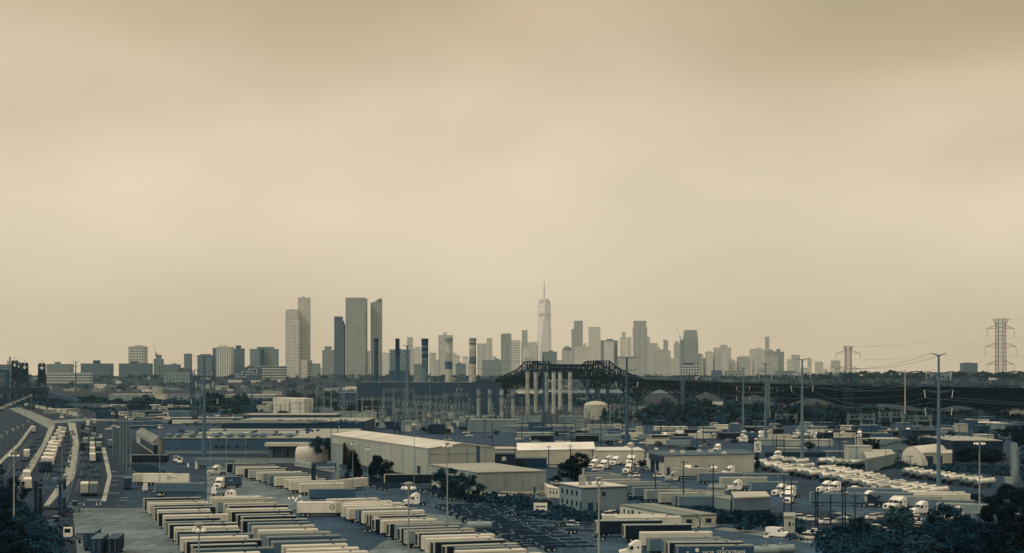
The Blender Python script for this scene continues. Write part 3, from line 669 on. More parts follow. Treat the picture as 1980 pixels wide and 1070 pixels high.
# ---------------------------------------------------------------- poles, pylons, wires
def tapered(h, r0, r1, n=8): return MB().bar((0, 0, 0), (0, 0, h), r0, r1, n)
HUNG = {}
def monopole(x, yb, yt, wpx, arms, label, L=.34, key=None, az=0):
    """tall steel monopole; arms: (photo y, half length px)"""
    xy = P(x, yb); s = xy[1] / F; h = H - (yt - YH) * s; t = thing('transmission_pole', label, 'power pole', xy, az)
    obj('shaft', tapered(h, wpx / 2 * s, wpx / 2 * s * .42, 10), mat(L, 'v', .08, .3), t)
    ends = []
    for y, hl in arms:
        z = H - (y - YH) * s; w_ = hl * s
        q = MB().bar((-w_, 0, z + .5), (0, 0, z - .4), .13, .3).bar((0, 0, z - .4), (w_, 0, z + .5), .3, .13); obj('crossarm', q, mat(L, 'v', .08, .3), t)
        for sg in (-1, 1):
            if y != arms[0][0] or len(arms) == 1:
                obj('insulator', MB().bar((sg * w_, 0, z + .4), (sg * w_ * .92, 0, z - 2.2), .16, .12, 6), mat(.7, 'v'), t)
            ends.append(Vector((xy[0] + sg * w_ * math.cos(az), xy[1] + sg * w_ * math.sin(az), z + .4 if y == arms[0][0] else z - 2.2)))
    if key: HUNG[key] = ends
    return t
monopole(1815, 946, 686, 9.2, [(686, 18), (721, 31), (757, 35), (791, 33)], 'tallest grey steel monopole on the right, rising beside the tank trailer lot', 0.31, 'p1815', R(25))
monopole(1551, 888, 695, 7.6, [(695, 14), (722, 20), (748, 26)], 'grey steel monopole above the upper end of the tank trailer rows', 0.33, 'p1551', R(25))
monopole(1212, 866, 691, 8.4, [(692, 25), (716, 22), (740, 22)], 'thick dark grey monopole behind the flat-roofed white building', 0.23, 'p1212', R(10))
monopole(1437, 838, 711, 5.0, [(712, 9), (749, 15), (768, 16)], 'slim grey monopole left of a pair over the truck lots', 0.33, 'p1437', R(25))
monopole(1480, 856, 703, 5.0, [(704, 11), (726, 15)], 'slim grey monopole, right of a pair over the truck lots', 0.31, 'p1480', R(25))
monopole(395, 881, 690, 8.0, [(690, 14), (719, 14), (739, 17), (773, 26)], 'thick grey monopole rising in front of the long dark warehouse', 0.28, 'p395', R(15))
monopole(787.5, 812, 668, 7.6, [(668.5, 9), (681, 8), (694, 8)], 'thick grey monopole at the substation', 0.31, 'p787', R(15))
monopole(146.5, 797, 699, 4.2, [(699, 8), (709, 7)], 'grey monopole on the far left behind the rail yard', 0.27, 'p146', R(15))
monopole(1051, 830, 691, 4.6, [(699, 16), (708, 8)], 'dark monopole standing before the turbine stacks', 0.20, 'p1051', R(10))
monopole(832, 800, 722, 3.4, [(722, 5)], 'short grey pole in front of the long power station wall', 0.33)
monopole(888, 815, 738, 2.9, [(738, 4), (752, 5)], 'thin grey pole right of the substation gantries', 0.33)
monopole(387, 812, 736, 3.4, [(737, 9), (747, 8)], 'small grey monopole just left of the thick one before the warehouse', 0.28)

def lattice_bars(q, h, w0, w1, n, r, zfrom=0, legs=True):
    for i in range(n):
        za, zb = zfrom + (h - zfrom) * i / n, zfrom + (h - zfrom) * (i + 1) / n; wa, wb = w0 + (w1 - w0) * i / n, w0 + (w1 - w0) * (i + 1) / n
        cs = ((-1, -1), (1, -1), (1, 1), (-1, 1))
        for k in range(4):
            (ax, ay), (bx, by) = cs[k], cs[(k + 1) % 4]
            q.bar((ax * wa, ay * wa, za), (ax * wb, ay * wb, zb), r)
            q.bar((ax * wa, ay * wa, za), (bx * wb, by * wb, zb), r * .6); q.bar((bx * wa, by * wa, za), (ax * wb, ay * wb, zb), r * .6)
            q.bar((ax * wb, ay * wb, zb), (bx * wb, by * wb, zb), r * .6)
    return q
def pylon(x, yb, yt, wpx, arms, label, L=.25, key=None, base=2.0, top=None, r=.2, az=.1):
    xy = P(x, yb); s = xy[1] / F; h = H - (yt - YH) * s; t = thing('lattice_pylon', label, 'pylon', xy, az)
    hw = wpx / 2 * s; waist = h * .35
    q = lattice_bars(MB(), waist, hw * base, hw, 5, r); lattice_bars(q, h, hw, hw * .9, 14, r, waist)
    obj('tower_body', q, mat(L, 'v', .1), t); ends = []
    if top:
        w_ = top * s; q = MB()
        for sy in (-1, 1):
            q.bar((-w_, 0, h), (w_, 0, h), r); q.bar((-hw, sy * hw * .5, h - w_ * .8), (-w_, 0, h), r * .8); q.bar((hw, sy * hw * .5, h - w_ * .8), (w_, 0, h), r * .8)
        obj('peak', q, mat(L, 'v', .1), t); ends += [Vector((xy[0] - w_, xy[1], h)), Vector((xy[0] + w_, xy[1], h))]
    for y, hl, drop in arms:
        z = H - (y - YH) * s; w_ = hl * s; q = MB()
        for sg in (-1, 1):
            for sy in (-1, 1): q.bar((sg * hw, sy * hw, z + w_ * .25), (sg * w_, 0, z), r * .7); q.bar((sg * hw, sy * hw, z), (sg * w_, 0, z), r * .7)
            obj('insulator', MB().bar((sg * w_, 0, z), (sg * w_, 0, z - drop * s), .2, .2, 6), mat(.35, 'v'), t)
            ends.append(Vector((xy[0] + sg * w_, xy[1], z - drop * s)))
        obj('crossarm', q, mat(L, 'v', .1), t)
    if key: HUNG[key] = ends
    return t
pylon(1935, 791, 617, 16, [(636, 27, 17), (671, 31, 17), (705, 27, 17)], 'tallest lattice pylon with three crossarms at the right edge', .1, 't1935', 1.3, 16, .25)
pylon(1640, 802, 670, 11, [(684, 24, 10), (714, 24, 9), (745, 24, 9)], 'lattice pylon with flared top standing before the dark bridge', .13, 't1640', 1.6, 10, .2)
pylon(1484, 818, 742, 7, [(752, 10, 5), (772, 11, 5)], 'pale lattice pylon between two slim monopoles before the bridge', .42, None, 2.0, None, .2)
pylon(372.5, 812, 716, 8, [(717, 14, 4), (747, 10, 4), (775, 9, 4)], 'dark lattice pylon left of the thick monopole', .2, 't372', 1.0, None, .26)
pylon(487, 790, 745, 5, [(750, 6, 3)], 'small lattice pylon before the long pale shed on the left', .26, None, 2.2, None, .2)
pylon(660, 800, 742, 5, [(748, 7, 3)], 'small lattice pylon left of the substation', .3, None, 1.3, None, .2)
pylon(1320, 800, 735, 6, [(742, 7, 3)], 'faint lattice pylon in front of the first arched bridge span', .3, None, 1.2, None, .2)
def wire(p, q, sag, label, r=.058, n=18):
    p, q = Vector(p), Vector(q); b = MB(); prev = None
    for i in range(n + 1):
        t = i / n; c = p.lerp(q, t); c.z -= 4 * sag * t * (1 - t)
        if prev is not None: b.bar(prev, c, r, r, 3)
        prev = c
    o = obj('overhead_wire', b, mat(.3, 'v')); tag(o, label, 'overhead wire', label.replace('thin wire', 'wires')); return o
for a, b, sag, la in (('t1935', 't1640', 9, 'thin wire sagging from the tallest right pylon to the middle pylon'), ('p1815', 'p1551', 5, 'thin wire sagging between the tallest monopole and the next one'), ('p1551', 'p1437', 4, 'thin wire sagging between the tank lot monopole and the slim left one'),
                      ('p395', 'p146', 8, 'thin wire sagging on the left between thick and far monopole')):
    for e, f in zip(HUNG[a], HUNG[b]): wire(e, f, sag, la)
for e in HUNG['t1935']: wire(e, e + Vector((130, -260, 8)), 5, 'thin wire running from the tallest right pylon out of the picture')
for e in HUNG['p1815'][2:]: wire(e, e + Vector((150, -160, 2)), 4, 'thin wire running from the tallest monopole out of the picture')
for e, f in zip(HUNG['p787'], HUNG['p1051'][:4]): wire(e, f, 5, 'thin wire sagging over the substation between two monopoles')
for e in HUNG['p1212'][2:]: wire(e, e + Vector((260, 330, -6)), 6, 'thin wire sagging from the dark monopole towards the bridge')

WOOD = mat(.12, 'v', .2)
def wood_pole(x, yb, yt, label, arms=2, lean=0, drum=False, L=.12):
    xy = P(x, yb); s = xy[1] / F; h = H - (yt - YH) * s; t = thing('utility_pole', label, 'utility pole', xy, rng.uniform(-.3, .6)); t.rotation_euler.x = 0; t.rotation_euler.y = R(lean)
    m_ = mat(L, 'v', .2); obj('shaft', tapered(h, .24, .15, 7), m_, t)
    for i in range(arms): obj('crossarm', MB().box(-1.3, 1.3, -.16, -.02, h - .7 - i * 1.5, h - .52 - i * 1.5), m_, t)
    if drum: obj('transformer', MB().lathe([(.3, h - 4), (.34, h - 3.9), (.34, h - 2.9), (.25, h - 2.75)], 10, (.55, 0, 0)), mat(.45, 'v'), t)
    return t
for x, yb, yt, la, arms, lean, drum in (
    (1270, 972, 893, 'dark leaning utility pole between the trailers and the flat-roofed building', 1, -4, True), (1322, 980, 890, 'utility pole in front of the flat white wall, left of a pair', 2, 0, False),
    (1379, 992, 897, 'utility pole in front of the flat white wall, right of a pair', 2, 0, False), (1415, 990, 950, 'short dark pole beside the low grey roof', 1, 0, False),
    (1516, 1015, 920, 'tall dark pole left of the parked white cars', 1, 0, False), (1530, 1018, 925, 'pale thin pole just right of the tall dark one', 0, 0, False), (1577, 1022, 950, 'dark pole, left of a twin pair by the parked cars', 1, 0, False),
    (1581, 1023, 948, 'dark pole, right of a twin pair by the parked cars', 1, 0, False), (1629, 1022, 945, 'dark pole, left of a twin pair before the dark truck', 1, 0, False), (1634, 1023, 950, 'dark pole, right of a twin pair before the dark truck', 1, 0, False),
    (1606, 1015, 958, 'pale concrete-footed pole among the parked cars', 0, 0, False), (1653, 1028, 955, 'pole behind the shrubs right of the twin poles', 1, 0, False), (1671, 1048, 994, 'pole rising out of the shrubs above the access road', 0, 0, False),
    (996, 902, 860, 'dark utility pole at the left end of the white gabled shed', 2, 0, True), (1061, 900, 862, 'dark utility pole in the middle of the white gabled shed front', 2, 0, True), (1103, 902, 860, 'dark utility pole in the right half of the white gabled shed front', 2, 0, True),
    (1146, 900, 868, 'dark utility pole at the right end of the white gabled shed', 1, 0, False), (1009, 868, 822, 'dark pole above the left end of the white roof', 1, 0, False), (1068, 868, 824, 'dark pole above the middle of the white roof', 1, 0, False),
    (1105, 872, 826, 'dark pole above the right half of the white roof', 1, 0, False), (1162, 868, 824, 'dark pole between white roof and dark monopole', 1, 0, False), (1222, 940, 862, 'slim pole before the left canopy of the flat-roofed building', 1, 0, False),
    (1516, 880, 842, 'dark pole left of the tank lot monopole', 1, 0, False), (1583, 872, 834, 'dark pole in the middle distance right of the tank lot monopole', 1, 0, False), (1604, 868, 838, 'dark pole before the rows of parked cabs on the right', 1, 0, False),
    (1624, 886, 838, 'dark pole left of the grey block house', 1, 0, False), (1656, 892, 838, 'dark pole in front of the grey block house', 1, 0, False), (1713, 905, 872, 'thin dark pole at the sloped grey shed', 0, 0, False),
    (1736, 900, 870, 'dark pole left of the arched hangar', 1, 0, False), (1760, 912, 880, 'dark pole before the arched hangar', 1, 0, False), (1845, 800, 770, 'far dark pole under the right bridge span', 1, 0, False),
    (1875, 850, 815, 'thin grey pole before the dark-walled long shed', 0, 0, False), (1939, 908, 850, 'thin pole left of the weathered silo', 0, 0, False), (1290, 860, 822, 'dark pole behind the flat roof, left', 1, 0, False), (1360, 858, 815, 'dark pole behind the flat roof, middle', 1, 0, False),
    (640, 880, 808, 'dark thick pole at the corner of the long shed roof', 1, 0, False), (653, 880, 812, 'thinner pole by the long shed roof', 2, 0, True), (780, 862, 835, 'dark pole above the big shed roof, left', 1, 0, False), (865, 862, 830, 'dark pole above the big shed roof, right', 1, 0, False), (952, 862, 818, 'dark pole right of the big shed roof', 1, 0, False)):
    wood_pole(x, yb, yt, la, arms, lean, drum)

LAMP = mat(.85, 'v')
def light_mast(x, yb, yt, label, n=6, ringpx=None, L=.45, r=.2, d=None, name='light_mast'):
    xy = P(x, yb) if d is None else D(x, d); s = xy[1] / F; h = H - (yt - YH) * s; t = thing(name, label, 'light mast', xy, rng.uniform(0, 1))
    obj('pole', tapered(h, r, r * .5, 8), mat(L, 'v', .08, .4), t)
    rr = 1.1 if ringpx is None else ringpx * s
    obj('head_frame', MB().lathe([(.25, h - .2), (.35, h), (.35, h + .5), (.8, h + .55), (.8, h + .8), (.2, h + .9)], 10).bar((-rr, 0, h), (rr, 0, h), .07).bar((0, -rr, h), (0, rr, h), .07), mat(.5, 'v'), t)
    for i in range(n):
        a = i * 2 * math.pi / n; obj('lamp', MB().lathe([(.12, h + .15), (.34, h - .1), (.36, h - .35), (.1, h - .4)], 8, (rr * math.cos(a), rr * math.sin(a), 0)), LAMP, t)
    return t
light_mast(27, 1003, 880, 'light mast with bright lamp ring in the rail yard on the left', 6, 9, .48, .24)
light_mast(385, 0, 1023, 'near light mast whose lamp ring hides part of the left trailer block', 6, 10, .45, .2, d=228)
light_mast(790, 0, 942, 'near light mast rising through the middle trailer block', 6, 11, .45, .22, d=298)
light_mast(865, 1004, 862, 'tall light mast in front of the two grey sheds', 6, 8, .45, .22)
light_mast(1158, 0, 932, 'near pale light mast before the brick building', 4, 7, .5, .24, d=320)
light_mast(1894, 1017, 857, 'tall light mast with two rows of floodlights on the right', 6, 9, .48, .24)
light_mast(1750, 812, 718, 'pale floodlight mast in the distance left of the tallest monopole', 6, 3, .62, .55)
for x, yb, yt, la in ((682, 952, 858, 'thin light mast left of the small straddle crane trees'), (711, 952, 868, 'thin light mast between the two dark pines'), (801, 940, 820, 'thin light mast before the long wall of the big shed'), (407, 985, 845, 'thin light mast right of the thick monopole'),
                      (438, 912, 838, 'thin light mast left of the loading canopy'), (475, 905, 836, 'thin light mast near the loading canopy'), (309, 950, 826, 'thin light mast before the open-ended gabled shed'), (232, 893, 800, 'thin light mast, first from the left in the rail yard group'),
                      (238, 902, 802, 'thin light mast, second from the left in the rail yard group'), (245, 915, 806, 'thin light mast, third from the left in the rail yard group'), (252, 915, 810, 'thin light mast, fourth from the left in the rail yard group'),
                      (218, 880, 800, 'thin light mast standing left of the rail yard group'), (120, 925, 806, 'thin light mast between the pale track strips'), (60, 800, 764, 'light mast before the lift bridge towers'), (1482, 1070, 1036, 'short post at the bottom beside the tank trailer'),
                      (1690, 980, 940, 'thin mast among the parked tractors'), (1505, 960, 880, 'thin mast left of the tank rows')):
    light_mast(x, yb, yt, la, 3, 3, .42, .14)
# double row of lamps along the road at far left
for k in range(14):
    x = 58 - k * 5.2; yt = 766 + k * 2.2; yb = 792 + k * 7.5
    light_mast(x, yb, yt, 'street light, %s from the far end of the row on the left edge' % ORD[k], 2, 2.2, .3, .16, name='street_light')
for i, (x, yb, yt) in enumerate(((3, 890, 845), (13, 880, 838), (25, 876, 832), (34, 862, 828), (44, 852, 824), (54, 842, 816))):
    light_mast(x, yb, yt, 'thin dark lamp post by the left edge tracks, %s from the left' % ORD[i], 1, 1.5, .3, .13, name='lamp_post')

# ---------------------------------------------------------------- power station, stacks, tank
def shed(name, fp, h, Lw, Lr, label, cat='building', gable=0, base=0, eave=.35, ribs=None, windows=(), doors=(), trims=None, Lwin=.1, roofname='roof'):
    """building on four ground corners near, right, farright, left (world xy); h wall height; gable: extra ridge height along near->left axis"""
    Lw = Lw * .86 if Lw > .35 else Lw * .95; Lr *= .95
    o0 = Vector(fp[0]); t = thing(name, label, cat, fp[0], 0)
    pts = [tuple(Vector(p) - o0) for p in fp]
    wm = mat(Lw, 'v', .17, .15, streak=True) if ribs is None else facade(Lw, Lw * .86, ribs, 500, .12, 1)
    w_ = MB().prism(pts, 0, h)
    if gable:
        n_, r_, fr, l_ = [Vector(p) for p in pts]
        a, b = (n_ + r_) / 2, (l_ + fr) / 2
        w_.add([(n_.x, n_.y, h), (r_.x, r_.y, h), (a.x, a.y, h + gable)], [(0, 1, 2)]); w_.add([(l_.x, l_.y, h), (fr.x, fr.y, h), (b.x, b.y, h + gable)], [(1, 0, 2)])
        q = MB(); ax = (l_ - n_).normalized() * eave; ay = (r_ - n_).normalized() * eave
        for (p0, p1) in ((n_ - ax - ay, l_ + ax - ay), (r_ - ax + ay, fr + ax + ay)):
            c0, c1 = a - ax, b + ax; e = .12
            q.add([(p0.x, p0.y, h - e), (p1.x, p1.y, h - e), (c1.x, c1.y, h + gable), (c0.x, c0.y, h + gable), (p0.x, p0.y, h - e + .25), (p1.x, p1.y, h - e + .25), (c1.x, c1.y, h + gable + .25), (c0.x, c0.y, h + gable + .25)], [(3, 2, 1, 0), (4, 5, 6, 7), (0, 1, 5, 4), (1, 2, 6, 5), (2, 3, 7, 6), (3, 0, 4, 7)])
        rf = obj(roofname, q, mat(Lr, 'h', .2, .06, streak=False), t); q = MB(); nn_ = max(4, int((l_ - n_).length / 6.5))
        for i in range(1, nn_):
            m0 = (l_ - n_) * (i / nn_)
            for side_, sg in ((n_, -1), (r_, 1)): p0 = side_ + m0 + ay * sg; p1 = a + m0; q.bar((p0.x, p0.y, h + .14), (p1.x, p1.y, h + gable + .26), .07)
        obj('roof_seam', q, mat(Lr * .82, 'h'), rf)
    else:
        c = sum((Vector(p) for p in pts), Vector((0, 0))) / 4
        ex = [p2 + (p2 - c).normalized() * eave for p2 in map(Vector, pts)]
        obj(roofname, MB().prism([tuple(p) for p in ex], h, h + .3), mat(Lr, 'h', .16, .05), t)
    obj('wall', w_, wm, t)
    if base: 
        ex = [Vector(p) + (Vector(p) - sum((Vector(p_) for p_ in pts), Vector((0, 0))) / 4).normalized() * .06 for p in pts]
        obj('plinth', MB().prism([tuple(p) for p in ex], 0, base), mat(Lw + .15, 'v'), t)
    def on(side, u0, u1, z0, z1, dd=.06):
        a, b = (Vector(pts[0]), Vector(pts[1])) if side == 'f' else (Vector(pts[3]), Vector(pts[0]))
        d_ = (b - a); nrm = Vector((d_.y, -d_.x)).normalized() * dd
        p0, p1 = a + d_ * u0, a + d_ * u1
        return MB().prism([tuple(p0 - nrm * .5), tuple(p0 + nrm), tuple(p1 + nrm), tuple(p1 - nrm * .5)], z0, z1)
    for side, u0, u1, z0, z1 in windows:
        wo = obj('window', on(side, u0, u1, z0, z1), mat(Lwin, 'v', .2, rough=.2, spec=.5), t)
        obj('sill', on(side, u0 - .003, u1 + .003, z0 - .12, z0 - .002, .14), mat(min(.8, Lw + .1), 'v'), wo)
    for side, u0, u1, z0, z1 in doors: obj('door', on(side, u0, u1, z0, z1), mat(Lwin + .05, 'v'), t)
    for nm, side, u0, u1, z0, z1, L_ in trims or (): obj(nm, on(side, u0, u1, z0, z1, .1), mat(L_, 'v'), t)
    t['_pts'] = 0
    return t
def rectfp(x0, x1, yb, depth, rot=0.0):
    """front edge from photo x0 to x1 standing at photo line yb (left end), depth metres back"""
    a = Vector(P(x0, yb)); s = a.y / F; w_ = (x1 - x0) * s / math.cos(rot)
    u = Vector((math.cos(rot), math.sin(rot))); v = Vector((-u.y, u.x))
    return [tuple(a), tuple(a + u * w_), tuple(a + u * w_ + v * depth), tuple(a + v * depth)]
def hh(yb, yt): return (yb - yt) * (F * H / (yb - YH)) / F
# generating hall: long dark block with pale roof monitors
shed('power_station', rectfp(690, 905, 800, 60), hh(800, 740), .17, .42, 'long dark power station hall behind the substation gantries', ribs=9)
shed('power_station_wing', rectfp(690, 905, 797.5, 8), hh(797.5, 748), .2, .42, 'lower lean-to wing along the front of the power station hall', ribs=6)
shed('boiler_house', rectfp(905, 968, 806, 45), hh(806, 742), .17, .34, 'dark gabled boiler house at the right end of the power station', gable=4, ribs=7)
shed('turbine_hall', rectfp(653, 722, 794, 40), hh(794, 760), .2, .5, 'grey-roofed hall left of the power station', ribs=8)
shed('control_house', rectfp(688, 728, 806, 25), hh(806, 774), .08, .3, 'dark square block house beside the substation')
shed('relay_building', rectfp(688, 726, 817, 14), hh(817, 799), .56, .62, 'pale gabled building at the foot of the dark block house', gable=2)
shed('roof_monitor', rectfp(752, 790, 778, 20), hh(778, 717), .26, .5, 'square dark penthouse between two chimneys of the power station')
shed('roof_monitor', rectfp(800, 815, 778, 20), hh(778, 705), .5, .6, 'pale penthouse left of the blotched chimney')
def chimney(x, yb, yt, wpx, bands, label, taper=.9, L=.4, name='chimney'):
    xy = P(x, yb); s = xy[1] / F; h = H - (yt - YH) * s; r = wpx / 2 * s; t = thing(name, label, 'chimney', xy)
    obj('shaft', MB().lathe([(r / taper, 0), (r, h * .96)], 20), mat(L, 'v', .45, .12), t)
    obj('rim', MB().lathe([(r * 1.06, h * .96), (r * 1.06, h), (r * .8, h + .05)], 20), mat(max(.1, L - .15), 'v'), t)
    for y0, y1, L_ in bands: obj('band', MB().lathe([(r * 1.015 + .03, H - (y1 - YH) * s), (r * 1.015 + .03, H - (y0 - YH) * s)], 20), mat(L_, 'v', .5, .2), t)
    return t
chimney(727, 792, 655, 8.5, [(657, 668, .2)], 'thin dark chimney in front of the slanted tower', .96, .22)
chimney(768.5, 790, 655, 8, [(656, 690, .12)], 'thin blackened chimney in front of the broad dark block', .96, .2)
chimney(821.5, 790, 655, 13, [(656, 668, .16), (672, 680, .2), (684, 692, .16)], 'blotched chimney with dark upper half', .96, .32)
chimney(867.5, 790, 654, 13.5, [(655, 659, .14), (699, 714, .26)], 'pale chimney with a black rim in front of the boxy tower', .96, .55)
chimney(914, 790, 654, 13.5, [(655, 659, .2), (663, 667, .3), (690, 704, .32)], 'pale mottled chimney, rightmost of the tall old ones', .96, .58)
for i, (x, yt, yb, L) in enumerate(((1020, 718, 802, .54), (1036, 719, 798, .5), (1057, 719, 796, .44), (1070.5, 719, 800, .53), (1083, 719, 792, .5), (1102.5, 719, 796, .53))):
    chimney(x, yb, yt, 7.5, [(yt + 18, yt + 19, .4), (yt + 45, yt + 46, .4)], 'tall pale cylindrical turbine stack, %s from the left of six' % ORD[i], 1, L, 'turbine_stack')
for i, (x, yt, yb) in enumerate(((925.5, 752, 812), (947, 752, 812), (970, 752, 814), (992, 753, 828))):
    t = chimney(x, yb, yt, 7.5, [(yt + 12, yt + 16, .3)], 'shorter grey stack with a dark collar, %s from the left of four' % ORD[i], 1, .44, 'exhaust_stack')
    s = P(x, yb)[1] / F; z = H - (yt + 14 - YH) * s
    obj('collar_platform', MB().lathe([(5.6 * s, z - .5), (5.6 * s, z), (3 * s, z + .01)], 14), mat(.25, 'v'), t)
    X = -4 * s; obj('duct', MB().box(-9 * s, 3 * s, -3, 4, 0, 9 * s), mat(.4, 'v'), t)
def tank(x0, x1, yb, yt, domepx, label, L=.56, name='storage_tank'):
    xy = P((x0 + x1) / 2, yb); s = xy[1] / F; r = (x1 - x0) / 2 * s; h = (yb - yt) * s; dm = domepx * s; t = thing(name, label, 'storage tank', (xy[0], xy[1] + r))
    obj('shell', MB().lathe([(r, 0), (r, h)], 36), mat(L, 'v', .06, .1), t)
    obj('dome', MB().lathe([(r * 1.01, h), (r * .8, h + dm * .45), (r * .5, h + dm * .8), (r * .15, h + dm)], 36), mat(min(.9, L + .12), 'h', .05), t)
    obj('ladder', MB().bar((-r * .5, -r * .88, 0), (-r * .5, -r * .88, h), .12).bar((-r * .5 + .6, -r * .86, 0), (-r * .5 + .6, -r * .86, h), .12), mat(.4, 'v'), t)
tank(1130, 1176, 812, 783, 7, 'large round storage tank with pale domed roof')
tank(1735, 1755, 926, 911, 1, 'small grey tank beside the weathered silo', .5) if False else None
# low plant around the stacks
for x0, x1, yb, yt, L, Lr, dep, la in ((905, 1000, 836, 813, .45, .52, 20, 'pale plant building below the short stacks'), (996, 1045, 818, 806, .45, .5, 15, 'low tan plant building below the tall turbine stacks'), (1080, 1130, 818, 806, .42, .5, 15, 'low grey plant building right of the turbine stacks'),
    (998, 1212, 825, 822.5, .62, .66, 6, 'long thin pale pipe bridge before the turbine stacks'), (1110, 1135, 832, 815, .5, .5, 8, 'small boxy grey house with pipes beside the pipe bridge'), (1125, 1232, 836, 832, .55, .66, 14, 'low pale-roofed shed right of the pipe bridge'),
    (1000, 1080, 845, 838, .5, .6, 15, 'low tan shed below the pipe bridge'), (1080, 1160, 850, 840, .28, .35, 15, 'low dark shed below the pipe bridge'), (1180, 1232, 848, 838, .45, .5, 12, 'container-like grey shed left of the dark monopole'),
    (1000, 1075, 762, 757, .8, .85, 30, 'long white roofed store under the left bridge flank'), (1100, 1140, 776, 771, .5, .7, 20, 'low pale store under the main bridge span'), (1168, 1192, 800, 793, .5, .5, 12, 'small pale hut right of the round tank'),
    (1232, 1250, 812, 802, .5, .52, 12, 'pale rounded hut right of the dark monopole'), (1281, 1310, 802, 796, .72, .75, 15, 'small bright building among the trees below the first arch'), (1335, 1352, 802, 796, .72, .7, 12, 'small bright building among the trees below the second arch'),
    (1335, 1402, 783, 778.5, .78, .8, 25, 'long bright roofed store seen under the second arch'), (1235, 1265, 795, 788, .55, .6, 15, 'low store right of the tank seen through the bridge'),
    (1270, 1330, 838, 827, .68, .72, 20, 'pale flat shed behind the parked cabs in the middle distance'), (1383, 1432, 830, 823, .76, .8, 15, 'bright flat shed left of the slim monopoles'), (1430, 1485, 836, 826, .34, .45, 15, 'grey flat shed behind the slim monopoles'),
    (1545, 1600, 842, 827, .4, .48, 15, 'grey flat shed right of the tank lot monopole'), (1640, 1680, 832, 827, .5, .66, 12, 'low pale-roofed shed in the right middle distance'),
    (1520, 1610, 863, 852, .58, .62, 15, 'cream stained wall building behind the dark pole row'), (1470, 1516, 862, 851, .5, .55, 15, 'cream low wall building left of the tank lot monopole'), (1505, 1560, 876, 868, .46, .62, 10, 'low dark-eaved shed above the tank rows'),
    (1601, 1638, 885, 875, .3, .5, 12, 'open dark shed behind the second tank group')):
    shed('plant_building' if x0 < 1235 else 'low_shed', rectfp(x0, x1, yb, dep, rng.uniform(-.06, .06)), hh(yb, yt), L, Lr, la)

# substation: steel gantries, each a thing
def gantry(x0, x1, yb, yt, label, bays=2, L=.42):
    a, b = P(x0, yb), P(x1, yb); s = a[1] / F; h = (yb - yt) * s; w_ = (x1 - x0) * s; t = thing('substation_gantry', label, 'gantry', a, 0); q = None
    for i in range(bays + 1):
        X = w_ * i / bays; q = MB()
        lattice_bars(q, h, .75, .45, 6, .11); c = obj('column', q, mat(L, 'v', .2), t); c.location.x = X
        obj('spike', MB().bar((X, 0, h), (X, 0, h * 1.18), .1, .05), mat(L, 'v'), t)
    q = MB()
    for z in (h - .8, h * .58):
        for dz in (-.45, .45): q.bar((0, -.4, z + dz), (w_, -.4, z + dz), .11); q.bar((0, .4, z + dz), (w_, .4, z + dz), .11)
        n_ = int(w_ / 1.6) + 2
        for i in range(n_): q.bar((w_ * i / n_, -.4, z - .45), (w_ * (i + 1) / n_, -.4, z + .45), .07)
    obj('beam', q, mat(L, 'v', .2), t)
    for i in range(bays * 3): X = w_ * (i + .5) / bays / 3; obj('insulator', MB().bar((X, 0, h - 1.3), (X, 0, h - 3.4), .14, .14, 6), mat(.6, 'v'), t)
GA = [(700, 760, 812, 768), (742, 800, 806, 752), (760, 830, 818, 776), (803, 864, 808, 764), (830, 900, 822, 782), (858, 905, 812, 760), (765, 820, 826, 790), (640, 690, 808, 752), (700, 745, 828, 796), (838, 895, 830, 793), (612, 640, 800, 748), (1105, 1135, 812, 790), (1180, 1215, 814, 782), (560, 600, 806, 778), (525, 560, 806, 782), (600, 640, 812, 786), (1640, 1690, 826, 800), (1700, 1745, 822, 796), (1745, 1800, 828, 803), (1500, 1540, 822, 800)]
for i, (x0, x1, yb, yt) in enumerate(GA):
    where = 'in the substation before the power station' if 690 < x0 < 910 else 'left of the substation' if x0 < 691 else 'beside the turbine stacks' if x0 < 1300 else 'below the dark bridge on the right'
    sib = [g_ for g_ in GA if (690 < g_[0] < 910) == (690 < x0 < 910) and (g_[0] < 691) == (x0 < 691) and (g_[0] < 1300) == (x0 < 1300)]
    sib.sort(key=lambda g_: g_[0]); gantry(x0, x1, yb, yt, 'steel lattice gantry %s, %s from the left' % (where, ORD[sib.index((x0, x1, yb, yt))]), 3 if x1 - x0 > 55 else 2)
# transformers and switchgear boxes between them
for k in range(40):
    x = rng.uniform(690, 1000); yb = rng.uniform(806, 838); xy = P(x, yb); t = thing('transformer', 'small grey transformer on a plinth among the substation gantries', 'transformer', xy, 0, 'substation transformers')
    obj('tank', MB().box(-2, 2, -1.3, 1.3, .6, 3.6), mat(rng.choice((.3, .45, .55)), 'v'), t); obj('plinth', MB().box(-2.6, 2.6, -1.8, 1.8, 0, .6), mat(.5, 'h'), t)
    for sx in (-1.2, 0, 1.2): obj('bushing', MB().lathe([(.2, 3.6), (.28, 4), (.12, 5.2)], 6, (sx, 0, 0)), mat(.6, 'v'), t)

